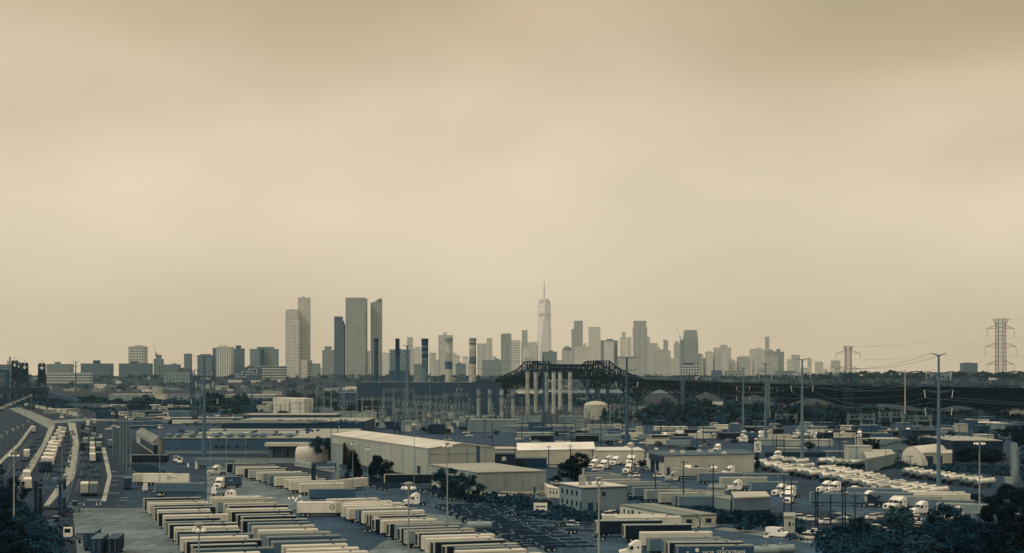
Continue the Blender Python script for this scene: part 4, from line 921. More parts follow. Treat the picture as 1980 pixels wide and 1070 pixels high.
# ---------------------------------------------------------------- middle distance sheds on the left
ML = (('warehouse', 210, 288, 776, 40, 763, .5, .78, 'long grey-walled shed with a pale roof far left of the thick monopole'), ('warehouse', 297, 318, 776, 20, 763, .72, .72, 'pale block in the middle of the long grey-walled sheds'), ('warehouse', 318, 392, 775, 40, 763, .46, .5, 'long grey shed with dark joints left of the thick monopole'),
      ('warehouse', 435, 530, 773, 60, 764, .52, .74, 'long low pale-eaved shed right of the thick monopole'), ('warehouse', 507, 543, 766, 20, 757, .6, .66, 'small pale box shed on top of the slope behind the low pale-eaved shed'), ('water_works', 294, 312, 762, 12, 748, .6, .6, 'small grey silo house on the dark embankment'),
      ('warehouse', 165, 325, 788.5, 30, 784, .7, .78, 'very long low cream-roofed shed left of the thick monopole'), ('warehouse', 338, 363, 790, 12, 785, .74, .78, 'short bright shed right of the very long low one'), ('warehouse', 250, 372, 806, 25, 796, .3, .42, 'dark low shed with bays behind the rail yard'),
      ('warehouse', 190, 262, 805, 14, 797, .6, .62, 'cream shed crowded by vehicles behind the rail yard'), ('warehouse', 205, 296, 822, 20, 816, .26, .4, 'low dark shed with a pale front edge'), ('warehouse', 250, 300, 830, 9, 824, .2, .5, 'low shed with white edge left of the gabled shed'),
      ('warehouse', 300, 480, 815, 25, 809, .2, .62, 'long dark-sided shed with pale parapet crossing behind the thick monopole'), ('warehouse', 640, 690, 812, 15, 797, .5, .52, 'yellowish low wall building left of the dark block house'),
      ('pavilion', 428, 492, 829, 40, 822, .16, .36, 'dark hipped roof shed in front of the long pale parapet'), ('warehouse', 130, 200, 790, 20, 782, .3, .4, 'low grey building behind the rail yard throat'), ('warehouse', 84, 128, 800, 50, 793, .5, .6, 'long pale shed along the curving road on the left'))
for nm, x0, x1, yb, dep, yt, L, Lr, la in ML: shed(nm, rectfp(x0, x1, yb, dep), hh(yb, yt), L, Lr, la, gable=3 if nm == 'pavilion' else 0)
# bright white box shed
fp = [P(588, 803), P(606, 801), None, P(528, 800)]; a, b, c = map(Vector, (fp[0], fp[1], fp[3])); fp[2] = tuple(b + c - a)
shed('warehouse', fp, hh(803, 772), .72, .84, 'bright white box warehouse left of the substation', eave=.1)
# row of long sheds
w1 = shed('long_warehouse', rectfp(318, 652, 878, 130), hh(878, 848), .24, .62, 'long dark-walled warehouse with a pale flat roof and roof vents', base=1.6, windows=[('f', u, u + .02, 2.6, 4.2) for u in (.29, .325, .36, .41, .46)])
for i, x in enumerate((328, 345, 372, 420, 444, 467, 491, 508, 560)):
    X, Y = P(x, 845.5, 8); o = obj('roof_vent', MB().lathe([(1.1, 0), (1.9, .4), (2.1, 1.0), (1.5, 1.9), (.5, 2.2)], 10), mat(.3, 'v')); o.location = (X - w1.location.x, Y - w1.location.y, hh(878, 848) + .3); o.parent = w1
for i in range(26):
    X, Y = P(rng.uniform(345, 640), rng.uniform(832, 843), 8); o = obj('roof_hatch', MB().box(-.8, .8, -.8, .8, 0, 1.1), mat(.16, 'v')); o.location = (X - w1.location.x, Y - w1.location.y, hh(878, 848) + .3); o.parent = w1
w2 = shed('long_warehouse', rectfp(452, 705, 848, 75), 10.2, .16, .62, 'second long warehouse whose dark wall shows as a strip above the first roof')
w3 = shed('long_warehouse', rectfp(470, 648, 836, 40), 11.4, .18, .62, 'third long warehouse with the thinnest dark strip, furthest back')
for w_, n_ in ((w2, 18),):
    for i in range(n_):
        X, Y = P(rng.uniform(540, 700), rng.uniform(815, 820), 10.4); o = obj('roof_hatch', MB().box(-1, 1, -1, 1, 0, 1.2), mat(.3, 'v')); o.location = (X - w_.location.x, Y - w_.location.y, 10.5); o.parent = w_

for k in range(130):
    x = rng.uniform(640, 1000) if k < 70 else rng.uniform(1000, 1230); yb = rng.uniform(800, 836); xy = P(x, yb); t = thing('bus_post', 'thin steel busbar post standing in the crowded substation yard', 'post', xy, 0, 'busbar posts of the substation'); h_ = rng.uniform(7, 16)
    L_ = rng.choice((.5, .42, .2, .3)); obj('post', MB().bar((0, 0, 0), (0, 0, h_), .16, .12), mat(L_, 'v'), t); obj('crossbar', MB().bar((-2.2, 0, h_ * .9), (2.2, 0, h_ * .9), .12), mat(L_, 'v'), t); obj('insulator', MB().lathe([(.2, h_), (.28, h_ + .4), (.12, h_ + 1.2)], 6), mat(.6, 'v'), t)
for k in range(84):
    z = rng.choice(((1000, 1240, 835, 868), (1240, 1500, 832, 872), (1500, 1990, 815, 880), (180, 320, 795, 830), (640, 1000, 815, 850))); x, yb = rng.uniform(z[0], z[1]), rng.uniform(z[2], z[3]); s = P(x, yb)[1] / F
    t = wood_pole(x, yb, yb - rng.uniform(9, 13) / s, 'dark utility pole, one of many standing among the distant lots', rng.choice((1, 2)), rng.uniform(-2, 2)); t['group'] = 'utility poles among the distant lots'
for k in range(78):
    z = rng.choice(((1000, 1240, 832, 858), (1260, 1500, 826, 845), (1500, 1700, 826, 846), (1700, 1990, 816, 852), (180, 330, 790, 812), (330, 640, 786, 806), (690, 1000, 826, 840))); x, yb = rng.uniform(z[0], z[1]), rng.uniform(z[2], z[3]); wv = rng.uniform(6, 36); L_ = rng.choice((.1, .14, .2, .3, .45, .62))
    t = shed('low_shed', rectfp(x, x + wv, yb, rng.uniform(8, 20), rng.uniform(-.08, .08)), rng.uniform(3.5, 6.5), L_, min(.7, L_ + .1), 'small flat-roofed shed, one of many crowded in the distant lots'); t['group'] = 'small sheds in the distant lots'

for w_, y0, y1, hz_ in ((w1, 832, 846, hh(878, 848) + .3), (w2, 814, 820, 10.5)):
    for k in range(6):
        yy = y0 + (y1 - y0) * (k + .5) / 6; A, B_ = P(rng.uniform(340, 470), yy, hz_), P(rng.uniform(520, 640), yy, hz_); q = MB().bar((A[0] - w_.location.x, A[1] - w_.location.y, hz_ + .25), (B_[0] - w_.location.x, B_[1] - w_.location.y, hz_ + .25), .3)
        obj('roof_pipe', q, mat(rng.choice((.2, .4, .5)), 'v'), w_)
# ---------------------------------------------------------------- near sheds
def V2(p): return Vector(p)
n_, l_, r_ = V2((-31.4, 624)), V2((-83.3, 762)), V2((-6.6, 633))
big = shed('metal_shed', [tuple(n_), tuple(r_), tuple(r_ + l_ - n_), tuple(l_)], 11.3, .6, .84, 'largest pale ribbed metal shed with a gently pitched cream roof', gable=1.6, ribs=9.5, eave=.3,
           trims=[('downpipe_panel', 'f', .72, .77, 0, 11.9, .2), ('trim_band', 'l', .01, .62, 10.2, 11.0, .5), ('rail', 'f', .0, .715, 9.0, 9.15, .4)], doors=[('l', .9, .93, 0, 4)])
shed('shed_annex', [P(640, 895), P(662, 899), P(672, 880), P(650, 878)], 8.6, .5, .55, 'small square grey annex at the far left end of the largest shed')
n_, l_, r_ = V2((-11.4, 538)), V2((-29.5, 586)), V2((11.2, 547))
shed('metal_shed', [tuple(n_), tuple(r_), tuple(r_ + l_ - n_), tuple(l_)], 7.2, .54, .62, 'lower flat-roofed metal shed attached in front of the largest shed', ribs=3, base=.9, eave=.25,
     trims=[('wall_panel', 'f', u, u + .035, 2.6, 7.0, .42) for u in (.13, .395, .64, .88)] + [('gutter', 'f', 0, 1, 7.0, 7.18, .2), ('gutter', 'l', 0, 1, 7.0, 7.18, .2)], doors=[('f', .82, .845, 0, 2.2)])
# white gabled long shed and its neighbours: ridge runs left to right
a, b = V2(P(1000, 899)), V2(P(1150, 896)); v = Vector((0, 26))
shed('white_shed', [tuple(b), tuple(b + v), tuple(a + v), tuple(a)], 6.2, .74, .95, 'white gabled shed with a bright roof, behind dark low offices', gable=2.4, eave=.2)
shed('white_shed', rectfp(1150, 1246, 897, 30, .02), hh(897, 872), .72, .8, 'cream flat shed between the white gabled shed and the flat-roofed building')
shed('dark_office', rectfp(957, 996, 908, 12), hh(908, 880), .1, .16, 'dark two-storey block with one lit-looking pale window right of the largest shed', windows=[('f', .35, .55, 3.6, 5.2)], Lwin=.6)
shed('dark_office', rectfp(992, 1057, 905, 9), hh(905, 888), .12, .3, 'dark low office in front of the left part of the white gabled shed')
shed('dark_canopy', rectfp(1116, 1168, 893, 10), hh(893, 883), .12, .14, 'dark low canopy in front of the cream flat shed')
shed('cream_shed', rectfp(956, 1000, 885, 20), hh(885, 869), .6, .72, 'cream low roof behind the dark two-storey block')
# flat-roofed white building with fuel canopy
a, b, c = V2(P(1284.5, 919)), V2(P(1458, 914)), V2(P(1240, 912))
flat = shed('fuel_station', [tuple(a), tuple(b), tuple(b + Vector((1, 36))), tuple(a + Vector((-4, 36)))], 7.3, .66, .3, 'flat-roofed white building with a dark roof and a stained blank wall', eave=.4, doors=[('f', .03, .06, 0, 3), ('f', .33, .37, 0, 3.4), ('f', .5, .54, 0, 3)])
for x, y in ((1300, 877), (1320, 878), (1352, 876), (1375, 876), (1400, 880)):
    X, Y = P(x, y, 7.3); o = obj('roof_unit', MB().box(-.9, .9, -.9, .9, 0, 1.1), mat(.6, 'v')); o.location = (X - flat.location.x, Y - flat.location.y, 7.6); o.parent = flat
t = thing('fuel_canopy', 'dark canopy on two columns at the left end of the flat-roofed white building', 'canopy', tuple(a))
u1 = c + Vector((3, 0)) - a; pts = [(-.3, 0), (-.3, 34), (u1.x + 3, u1.y + 34), (u1.x, u1.y)]
obj('fascia', MB().prism(pts, 5.1, 7.2), mat(.12, 'v'), t); obj('canopy_roof', MB().prism([(p[0], p[1]) for p in pts], 7.204, 7.35), mat(.32, 'h'), t)
for kx, ky in ((.75, .9), (.42, .5)): X, Y = u1.x * kx, u1.y * kx + 1.5; obj('column', MB().box(X - .6, X + .6, Y - .6, Y + .6, 0, 5.1), mat(.12, 'v'), t)
# brick office
a, b, l2 = V2((20.5, 476)), V2((33.6, 482)), V2((14.2, 495))
br = shed('brick_building', [tuple(a), tuple(b), tuple(b + l2 - a), tuple(l2)], 6.7, .44, .8, 'two-storey grey brick building with a pale flat roof', eave=.12, windows=[('f', .42, .5, 4.2, 5.4)] + [('l', u, u + .07, z, z + 1.5) for u in (.1, .3, .5, .7) for z in (1.0, 4.0)],
     doors=[('f', .1, .22, 0, 2.4), ('f', .3, .37, 0, 2.3), ('l', .86, .93, 0, 2.6)], trims=[('parapet', 'f', 0, 1, 6.3, 6.72, .16), ('parapet', 'l', 0, 1, 6.3, 6.72, .2), ('downpipe', 'l', .955, .975, .3, 6.2, .12)])
for x, y, s_, h_ in ((1126, 941, 1.0, 2.6), (1158, 941, .9, 1.7), (1140, 939, .6, .8)):
    X, Y = P(x, y, 6.7); o = obj('roof_unit', MB().box(-s_, s_, -s_, s_, 0, h_), mat(.5, 'v')); o.location = (X - a.x, Y - a.y, 7.0); o.parent = br
o = obj('flue', MB().bar((0, 0, 0), (0, 0, 5), .35, .35, 8), mat(.5, 'v')); X, Y = P(1128, 940, 6.7); o.location = (X - a.x, Y - a.y, 7.0); o.parent = br
a, b, l2 = V2(P(1060, 962)), V2(P(1082, 964)), V2(P(1050, 952))
shed('office_trailer', [tuple(a), tuple(b), tuple(b + Vector((-2, 10))), tuple(l2)], 3.0, .7, .84, 'small white hut with three windows at the left flank of the brick building', windows=[('f', u, u + .1, 1.2, 2.2) for u in (.15, .42, .72)])
# twin modular offices
a, b, l2 = V2((43.4, 424)), V2((47.6, 425.8)), V2((30, 459)); off = (b - a) * 1.25
for i, (dx, la) in enumerate(((Vector((0, 0)), 'long pale modular office, the nearer of two side by side, with end window'), (off, 'long pale modular office, the further of two side by side, with end window'))):
    shed('modular_office', [tuple(a + dx), tuple(b + dx), tuple(b + l2 - a + dx), tuple(l2 + dx)], 3.1, .68, .5 if i == 0 else .55, la, eave=.2, windows=[('f', .3, .68, 1.1, 2.2)] + [('l', u, u + .025, 1.1, 2.2) for u in (.06, .14, .32, .55, .72, .88)], doors=[('l', .2, .235, .2, 2.4)], base=.3,
         trims=[('gutter', 'f', -.01, 1.01, 2.95, 3.12, .25), ('gutter', 'l', 0, 1, 2.95, 3.12, .25)])
t = thing('entrance_porch', 'white door porch between the two modular offices', 'porch', tuple(a + off * .82))
obj('door', MB().box(-.45, .45, .3, .4, .3, 2.5), mat(.78, 'v'), t); obj('porch_wall', MB().box(-.55, .55, .45, .6, 0, 2.9), mat(.14, 'v'), t); obj('porch_roof', MB().box(-.7, .7, -.3, .44, 2.75, 2.9), mat(.5, 'h'), t)
# gabled open shed, quonset, loading dock
a, b, l2 = V2(P(297, 878)), V2(P(318.5, 877)), V2(P(264, 856))
g_ = shed('gabled_shed', [tuple(a), tuple(b), tuple(b + l2 - a), tuple(l2)], 5.6, .62, .52, 'gabled shed with weathered corrugated roof and an open dark end', gable=2.6, eave=.8, doors=[('f', .0, .36, 0, 4.2), ('l', .25, 1, .8, 4.2)])
def quonset(fp, hgt, La, Lr, label, door=None):
    """arched hall: fp near-left, near-right of the end wall, then depth vector"""
    a, b, dv = map(Vector, fp); t = thing('arched_hall', label, 'arched hall', tuple(a)); u = b - a; n = 14; arc = []
    for i in range(n + 1): th = math.pi * i / n; arc.append((.5 - .5 * math.cos(th), math.sin(th) ** .8 * hgt))
    q = MB(); q.add([(*(u * x), z) for x, z in arc] + [(*(u * x + dv), z) for x, z in arc], [(i, i + 1, n + 2 + i, n + 1 + i) for i in range(n)] + [tuple(range(n + 1, 2 * n + 2))])
    obj('arched_roof', q, mat(Lr, 'h', .06, .2), t, True)
    nn = Vector((u.y, -u.x)).normalized() * .15
    obj('end_wall', MB().add([(*(u * x + nn), z * .985) for x, z in arc], [tuple(range(n + 1))[::-1]]), mat(La, 'v', .06), t)
    if door: obj('door', MB().prism([tuple(u * door[0] + nn * 1.6), tuple(u * door[1] + nn * 1.6), tuple(u * door[1] + nn * 1.1), tuple(u * door[0] + nn * 1.1)], 0, door[2]), mat(.08, 'v'), t)
    return t
quonset([P(570, 896), P(580, 893), Vector((13, 12))], 7.0, .45, .84, 'bright white arched hall before the loading canopy')
quonset([P(1776, 901), P(1786, 901.5), Vector((-9, 14))], 9, .5, .85, 'cream arched hangar roof beside the tank trailer lot') if False else None
quonset([P(1743, 899), P(1784, 904), Vector((18, 26))], 8.4, .66, .82, 'cream arched hangar beside the tank trailer lot')
shed('hangar_annex', [P(1784, 903), P(1812, 902), P(1815, 893), P(1786, 894)], 5.6, .62, .68, 'square annex with a dark opening right of the arched hangar', doors=[('f', .05, .72, 0, 4.4)])
shed('hangar_annex', [P(1818, 902), P(1841, 901), P(1841, 894), P(1818, 894)], 5.2, .66, .7, 'cream box annex furthest right of the arched hangar', windows=[('f', .05, .17, 1, 4.2)])
shed('loading_dock', rectfp(517, 605, 884, 8), hh(884, 863), .36, .5, 'dock wall with pale bays under the loading canopy', doors=[('f', u, u + .045, 0, 3.4) for u in (.12, .3, .42, .6)])
t = thing('loading_canopy', 'long pale canopy fascia over the loading dock', 'canopy', P(516, 884)); s = P(516, 884)[1] / F
obj('fascia', MB().box(0, 92 * s, -7, -.05, hh(884, 862), hh(884, 855.5)), mat(.6, 'v'), t)
for k in range(4): obj('post', MB().bar(((8 + 25 * k) * s, -6, 0), ((8 + 25 * k) * s, -6, hh(884, 862)), .2), mat(.3, 'v'), t)
t = shed('block_house', rectfp(1641, 1686, 898, 10), hh(898, 864), .62, .66, 'stained pale block house behind the tank trailer lot', windows=[('f', .3, .36, 1, 8)], Lwin=.4)
shed('sloped_shed', [P(1676, 914), P(1730, 902), P(1722, 893), P(1668, 893)], 5.2, .46, .66, 'grey shed with a sloping pale roof before the pale block house')
shed('blue_roof_shed', rectfp(1708, 1760, 884, 14), hh(884, 862), .42, .3, 'grey shed with a dark sloping roof and small windows behind the arched hangar', windows=[('f', .1, .16, 2, 3.4), ('f', .6, .66, 2, 3.4)], gable=2)
shed('low_shed', rectfp(1696, 1742, 862, 20), hh(862, 850), .5, .7, 'shed with a cream roof left of the dark tree above the arched hangar')
shed('low_shed', rectfp(1662, 1690, 862, 12), hh(862, 850), .64, .6, 'white cabin with one dark window beyond the parked cabs', windows=[('f', .2, .42, 1.2, 3)])
shed('low_shed', rectfp(1810, 1895, 858, 25, .03), hh(858, 848), .5, .66, 'pale flat-roofed sheds right of the tallest monopole')
shed('low_shed', rectfp(1895, 1922, 860, 14), hh(860, 842), .6, .7, 'cream two-level box above the dark long wall')
shed('dark_shed', rectfp(1842, 1938, 892, 40), hh(892, 853), .1, .62, 'long dark-walled shed with a pale roof edge on the right')
shed('long_white_roof', rectfp(1880, 1962, 826, 18), hh(826, 818), .16, .92, 'long bright white roof under the right end of the bridge')
shed('low_shed', rectfp(1958, 1985, 806, 10), hh(806, 796), .6, .66, 'pale box under the last bridge span at the right edge')
shed('low_shed', rectfp(1822, 1846, 838, 12), hh(838, 830), .5, .66, 'pale roofed hut right of the tallest monopole, far one')
shed('low_shed', rectfp(1900, 1925, 812, 8), hh(812, 806), .5, .6, 'small pale hut under the second last bridge span')
X, Y = P(1961, 935); s = Y / F; t = thing('silo', 'weathered grey double silo with a small head house at the right edge', 'silo', (X, Y))
hS = 78 * s
obj('silo_drum', MB().lathe([(7 * s, 0), (7 * s, hS * .86)], 18), mat(.4, 'v', .4, .5, streak=True), t); obj('silo_drum', MB().lathe([(5.5 * s, 0), (5.5 * s, hS * .8)], 18, (11.5 * s, 4, 0)), mat(.36, 'v', .4, .5, streak=True), t)
obj('head_house', MB().box(-5 * s, 5 * s, -5 * s, 5 * s, hS * .86, hS), mat(.4, 'v', .3), t); obj('ladder', MB().bar((-6 * s, -4 * s, 0), (-6 * s, -4 * s, hS * .86), .15), mat(.3, 'v'), t)
obj('feed_hut', MB().box(-12 * s, -7.4 * s, -4, 4, 0, 12 * s), mat(.46, 'v'), t)
# the low building between trailers and its dark base
shed('low_office', [P(1420, 1004), P(1488, 1001), P(1480, 990), P(1415, 991)], 5.6, .4, .7, 'low grey building with a broad pale roof between the lots', trims=[('dark_base', 'f', -.02, 1.02, 0, 2.2, .1), ('gutter', 'f', 0, 1, 5.4, 5.58, .5)])
shed('storage_unit', [P(1365, 982), P(1412, 993), P(1414, 985), P(1368, 975)], 3.6, .46, .56, 'long stained pale storage unit behind the modular offices')
shed('storage_unit', [P(1368, 973), P(1400, 974), P(1402, 966), P(1372, 966)], 4.6, .56, .5, 'stained square storage block behind the long storage unit')
shed('guard_hut', [P(1516, 1031), P(1537, 1031), P(1537, 1024), P(1516, 1024)], 4.0, .62, .6, 'small white guard hut behind the parked dark car', windows=[('f', .42, .6, 1.6, 2.8), ('f', .8, .9, 1.8, 2.6)])
shed('long_dark_wall', rectfp(1480, 1660, 884, 3), hh(884, 876), .12, .2, 'dark long fence wall behind the tank trailer rows', cat='wall')
t = thing('yard_wall', 'low pale concrete wall before the long dark warehouse', 'wall', P(380, 896))
s = P(380, 896)[1] / F; obj('wall', MB().box(0, 190 * s, 0, .5, 0, 2.2), mat(.42, 'v'), t); obj('coping', MB().box(-.1, 190 * s + .1, -.1, .6, 2.2, 2.35), mat(.5, 'h'), t)
t = thing('yard_wall', 'pale concrete wall running down from the bright arched hall', 'wall', P(574, 902))
a = V2(P(655, 915)) - V2(P(574, 902)); obj('wall', MB().bar((0, 0, 1.2), (a.x, a.y, 1.2), 1.5, 1.5, 4), mat(.46, 'v'), t)

# sign with emblem, sign boards
t = thing('pole_sign', 'square pale pole sign with a dark S emblem at the end of the flat-roofed building', 'sign', P(1465, 893)); s = P(1465, 893)[1] / F
obj('board', MB().box(-6.5 * s, 6.5 * s, -.3, .3, 4.2, 9.0), mat(.66, 'v'), t); obj('post', MB().box(-.6, .6, .31, .7, 0, 4.19), mat(.12, 'v'), t)
cu = bpy.data.curves.new('emblem', 'FONT'); cu.body = 'S'; cu.size = 4.2; cu.align_x = 'CENTER'; cu.extrude = .03; cu.materials.append(mat(.2, 'v'))
def letter(name, cu, parent, loc, rot=(R(90), 0, 0)):
    tmp = bpy.data.objects.new('temporary', cu); COL.objects.link(tmp); bpy.context.view_layer.update()
    me = bpy.data.meshes.new_from_object(tmp.evaluated_get(bpy.context.evaluated_depsgraph_get())); bpy.data.objects.remove(tmp)
    o = bpy.data.objects.new(name, me); COL.objects.link(o); o.parent = parent; o.location = loc; o.rotation_euler = rot; return o
def text(body, size, L, parent, loc, rot=(R(90), 0, 0), name='lettering'):
    cu = bpy.data.curves.new(name, 'FONT'); cu.body = body; cu.size = size; cu.extrude = .01; cu.materials.append(mat(L, 'v', .05))
    return letter(name, cu, parent, loc, rot)
letter('emblem', cu, t, (0, -.34, 5.1))
t = thing('yard_sign', 'white yard sign with two dark worn lines, beside the flatbeds', 'sign', P(1046, 993)); s = P(1046, 993)[1] / F
obj('board', MB().box(-14 * s, 12 * s, -.1, .1, .8, 3.0), mat(.75, 'v'), t); obj('post', MB().box(-10 * s, -9 * s, .1, .3, 0, .79).box(8 * s, 9 * s, .1, .3, 0, .79), mat(.3, 'v'), t)
obj('worn_line', MB().box(-11 * s, -1 * s, -.13, -.11, 1.7, 2.2).box(0, 9 * s, -.13, -.11, 1.7, 2.2), mat(.3, 'v'), t)

# ---------------------------------------------------------------- vehicles
TYRE = mat(.05, 'v', .1); HUB = mat(.6, 'v'); STEEL = mat(.16, 'v', .2)
def wheel_mesh(r=.5, w_=.35): return MB().lathe([(r * .6, -w_ / 2), (r, -w_ / 2 + .04), (r, w_ / 2 - .04), (r * .6, w_ / 2)], 14, (0, 0, 0), 'y').mesh('wheel', TYRE)
def hub_mesh(r, w_): return MB().lathe([(r * .5, -w_ / 2 - .02), (r * .55, w_ / 2 + .02)], 10, (0, 0, 0), 'y').mesh('hub', HUB)
WM, HM = wheel_mesh(.5, .55), hub_mesh(.5, .55); WC, HC = wheel_mesh(.34, .24), hub_mesh(.34, .24)
def wheels(t, xs, y, big=True):
    for x in xs:
        for sy in (-1, 1):
            o = obj('wheel', WM if big else WC, None, t); o.location = (x, sy * y, .5 if big else .34); obj('hub', HM if big else HC, None, o)
def trailer(key, L, Lr=.86, Lend=None, length=16.15, frame=.66, rails=None, logo=None, fine=True):
    t = thing('box_trailer', 'x', 'trailer'); Lend = L if Lend is None else Lend
    obj('box', MB().box(.06, length - .03, -1.3, 1.3, 1.15, 4.0), mat(L, 'v', .12, .5, streak=True), t)
    obj('roof', MB().box(0, length, -1.32, 1.32, 4.002, 4.09), mat(Lr, 'h', .12, .3), t)
    if fine:
        obj('roof_vent', MB().box(12.4, 13.0, -.3, .3, 4.092, 4.2), STEEL, t)
        for sy in (-1, 1): obj('rear_door', MB().box(.0, .056, min(sy * .03, sy * 1.2), max(sy * .03, sy * 1.2), 1.3, 3.85), mat(Lend, 'v', .12), t)
        obj('rear_frame', MB().box(-.06, .3, -1.345, -1.2, 1.15, 3.99).box(-.06, .3, 1.2, 1.345, 1.15, 3.99).box(-.06, .055, -1.19, 1.19, 3.86, 3.99).box(-.06, .055, -1.19, 1.19, 1.13, 1.28), mat(frame, 'v', .1), t)
        obj('top_rail', MB().box(.31, length, -1.345, -1.302, 3.78, 4.0).box(.31, length, 1.302, 1.345, 3.78, 4.0), mat(rails if rails is not None else min(.72, L + .12), 'v', .08), t)
        obj('landing_leg', MB().box(12.6, 12.8, -.8, -.6, 0, 1.14), STEEL, t); obj('landing_leg', MB().box(12.6, 12.8, .6, .8, 0, 1.14), STEEL, t)
        wheels(t, (1.7, 3.0), .98)
    obj('chassis', MB().box(.4, length - .4, -.5, -.38, .75, 1.148).box(.4, length - .4, .38, .5, .75, 1.148).box(.9, 4, -.9, .9, .7, .749), STEEL, t)
    if logo == 'ring':
        for sy in (-1,):
            obj('logo_ring', MB().add([v for i in range(20) for v in ((12.2 + .8 * math.cos(i * math.pi / 10), sy * 1.306, 2.85 + .8 * math.sin(i * math.pi / 10)), (12.2 + .55 * math.cos(i * math.pi / 10), sy * 1.306, 2.85 + .55 * math.sin(i * math.pi / 10)))], [(2 * i, (2 * i + 2) % 40, (2 * i + 3) % 40, 2 * i + 1) for i in range(20)]), mat(.22, 'v', .05), t)
            text('Logistics', 1.05, .22, t, (13.1, -1.312, 2.5)) if False else None
    return t
TSTYLE = {'white': (.62, .78, .6, .68), 'grey': (.4, .56, .44, .56), 'dark': (.05, .6, .06, .6), 'blue': (.22, .46, .24, .5), 'cream': (.6, .76, .58, .66), 'slate': (.3, .48, .34, .46), 'pale': (.5, .66, .5, .6)}
TW = {'white': 'white', 'grey': 'grey', 'dark': 'near-black', 'blue': 'dark blue', 'cream': 'cream', 'slate': 'slate-grey', 'pale': 'light grey'}
TP = {}
def get_trailer(st):
    if st not in TP:
        L, Lr, Le, fr = TSTYLE[st]; TP[st] = trailer(st, L, Lr, Le, frame=fr)
    return TP[st]
def row(p0, p1, styles, ang, where, group, jitter=.9):
    n = len(styles)
    for i, st in enumerate(styles):
        x, y = lerp(p0, p1, i / (n - 1)); x += rng.uniform(-jitter, jitter)
        put(get_trailer(st), '%s box trailer, %s from the far end of %s' % (TW[st], ORD[i], where), (x, y + rng.uniform(-.7, .7)), R(ang) + rng.uniform(-.022, .022), group, 0, (rng.choice((1, 1, 1, .9, .84)), 1, rng.choice((1, 1, .96))))
def S(s): return [{'w': 'white', 'g': 'grey', 'd': 'dark', 'b': 'blue', 'c': 'cream', 's': 'slate', 'p': 'pale'}[c] for c in s]
def off(p, a): return (p[0], p[1])
row((-104.3, 470.6), (-60.7, 320), S('ddwddcdwdbdwdbwddbwd'), 15, 'the left trailer block', 'trailers of the left block')
row((-86.7, 478), (-41.5, 320), S('wpgpdwddddbpwgbswwwg'), 15, 'the centre-left trailer block', 'trailers of the centre-left block')
row((-52.4, 470), (-6.6, 320), S('cgwwcwbwdddwdsdgdwwddswwd'), 18, 'the middle trailer block', 'trailers of the middle block')
row((-112, 650), (-69.5, 536), S('dswdpcgswwww'), 15, 'the row before the arched hall', 'trailers of the upper row')
row((21, 592), (47, 484), S('sgspgssgps'), 9, 'the row by the brick building', 'trailers of the grey row')
def one(st, x, ytop, ang, label, group=None, flip=False):
    """trailer whose rear roof corner stands at photo point x, ytop"""
    d = F * (H - 4.09) / (ytop - YH); return put(get_trailer(st), label, D(x, d), R(ang), group)
one('white', 1166, 996, 6, 'white trailer left of the modular offices, further one of two whites'); one('white', 1191, 999.5, 6, 'white trailer left of the modular offices, nearer one of two whites')
one('dark', 1152, 1006.5, 6, 'near-black trailer with a cream end, left of the modular offices'); one('dark', 1205, 1014.5, 6, 'near-black trailer with one pale corner post, before the modular offices')
one('white', 1238, 1029, 4, 'white trailer directly behind the slate container of the bottom right tractor')
one('slate', 1252, 1038.5, 4, 'slate container trailer coupled to the white tractor at bottom right')
one('blue', 1282, 1043, 4, 'dark blue trailer with bright roof behind the lettered container'); one('dark', 1290, 1048, 4, 'near-black trailer just behind the lettered container')
# lettered container trailer and the two white trailers with a roundel
pac = trailer('lettered', .2, .5, .24, frame=.4); pac['label'] = 'dark blue container trailer lettered along its side at the bottom right'; d = F * 35.9 / (1054.5 - YH); pac.location = (*D(1307, d), 0); pac.rotation_euler.z = R(4)
for k, (bx, sz) in enumerate(((5.5, .95),)): text('PACER', .8, .7, pac, (5.4, -1.32, 2.4)); text('STACKTRAIN', 1.0, .8, pac, (8.3, -1.32, 2.4))
obj('round_mark', MB().lathe([(.42, -1.33), (.42, -1.31)], 16, (4.2, 0, 3.2), 'y'), mat(.7, 'v'), pac); obj('patch_mark', MB().box(9.4, 9.9, -1.33, -1.305, 3.3, 3.7).box(2.0, 2.4, -1.33, -1.305, 2.4, 3.0), mat(.6, 'v'), pac)
lg = trailer('roundel', .7, .9, .68); lg['label'] = 'white trailer with a dark roundel and lettering, coupled to a white tractor in the lane'; d = 440
lg.location = (*D(575, 458), 0); lg.rotation_euler.z = R(3)
def roundel(t, x0, size):
    q = MB(); n = 20
    q.add([v for i in range(n) for v in ((x0 + size * math.cos(i * 2 * math.pi / n), -1.312, 2.75 + size * math.sin(i * 2 * math.pi / n)), (x0 + size * .74 * math.cos(i * 2 * math.pi / n), -1.312, 2.75 + size * .74 * math.sin(i * 2 * math.pi / n)))], [(2 * i, (2 * i + 2) % (2 * n), (2 * i + 3) % (2 * n), 2 * i + 1) for i in range(n)])
    obj('logo_ring', q, mat(.24, 'v', .05), t); text('CNI', size * .75, .24, t, (x0 - size * .62, -1.318, 2.75 - size * .26)); text('Logistics', size * 1.0, .24, t, (x0 + size * 1.15, -1.318, 2.75 - size * .34))
roundel(lg, 9.6, .72)
lg2 = trailer('roundel_far', .72, .8, .62); lg2['label'] = 'white container trailer with a small roundel and lettering beside the rail yard'; lg2.location = (*D(277, 585), 0); lg2.rotation_euler.z = R(1); roundel(lg2, 9.2, .6)
put(get_trailer('cream'), 'short-looking cream container just left of the white lettered one by the rail yard', D(258, 588), R(2))
put(get_trailer('slate'), 'slate trailer parked below the white lettered one by the rail yard', D(300, 540), R(2))
put(get_trailer('blue'), 'dark blue container beside the small right straddle crane', D(596, 512), R(8))
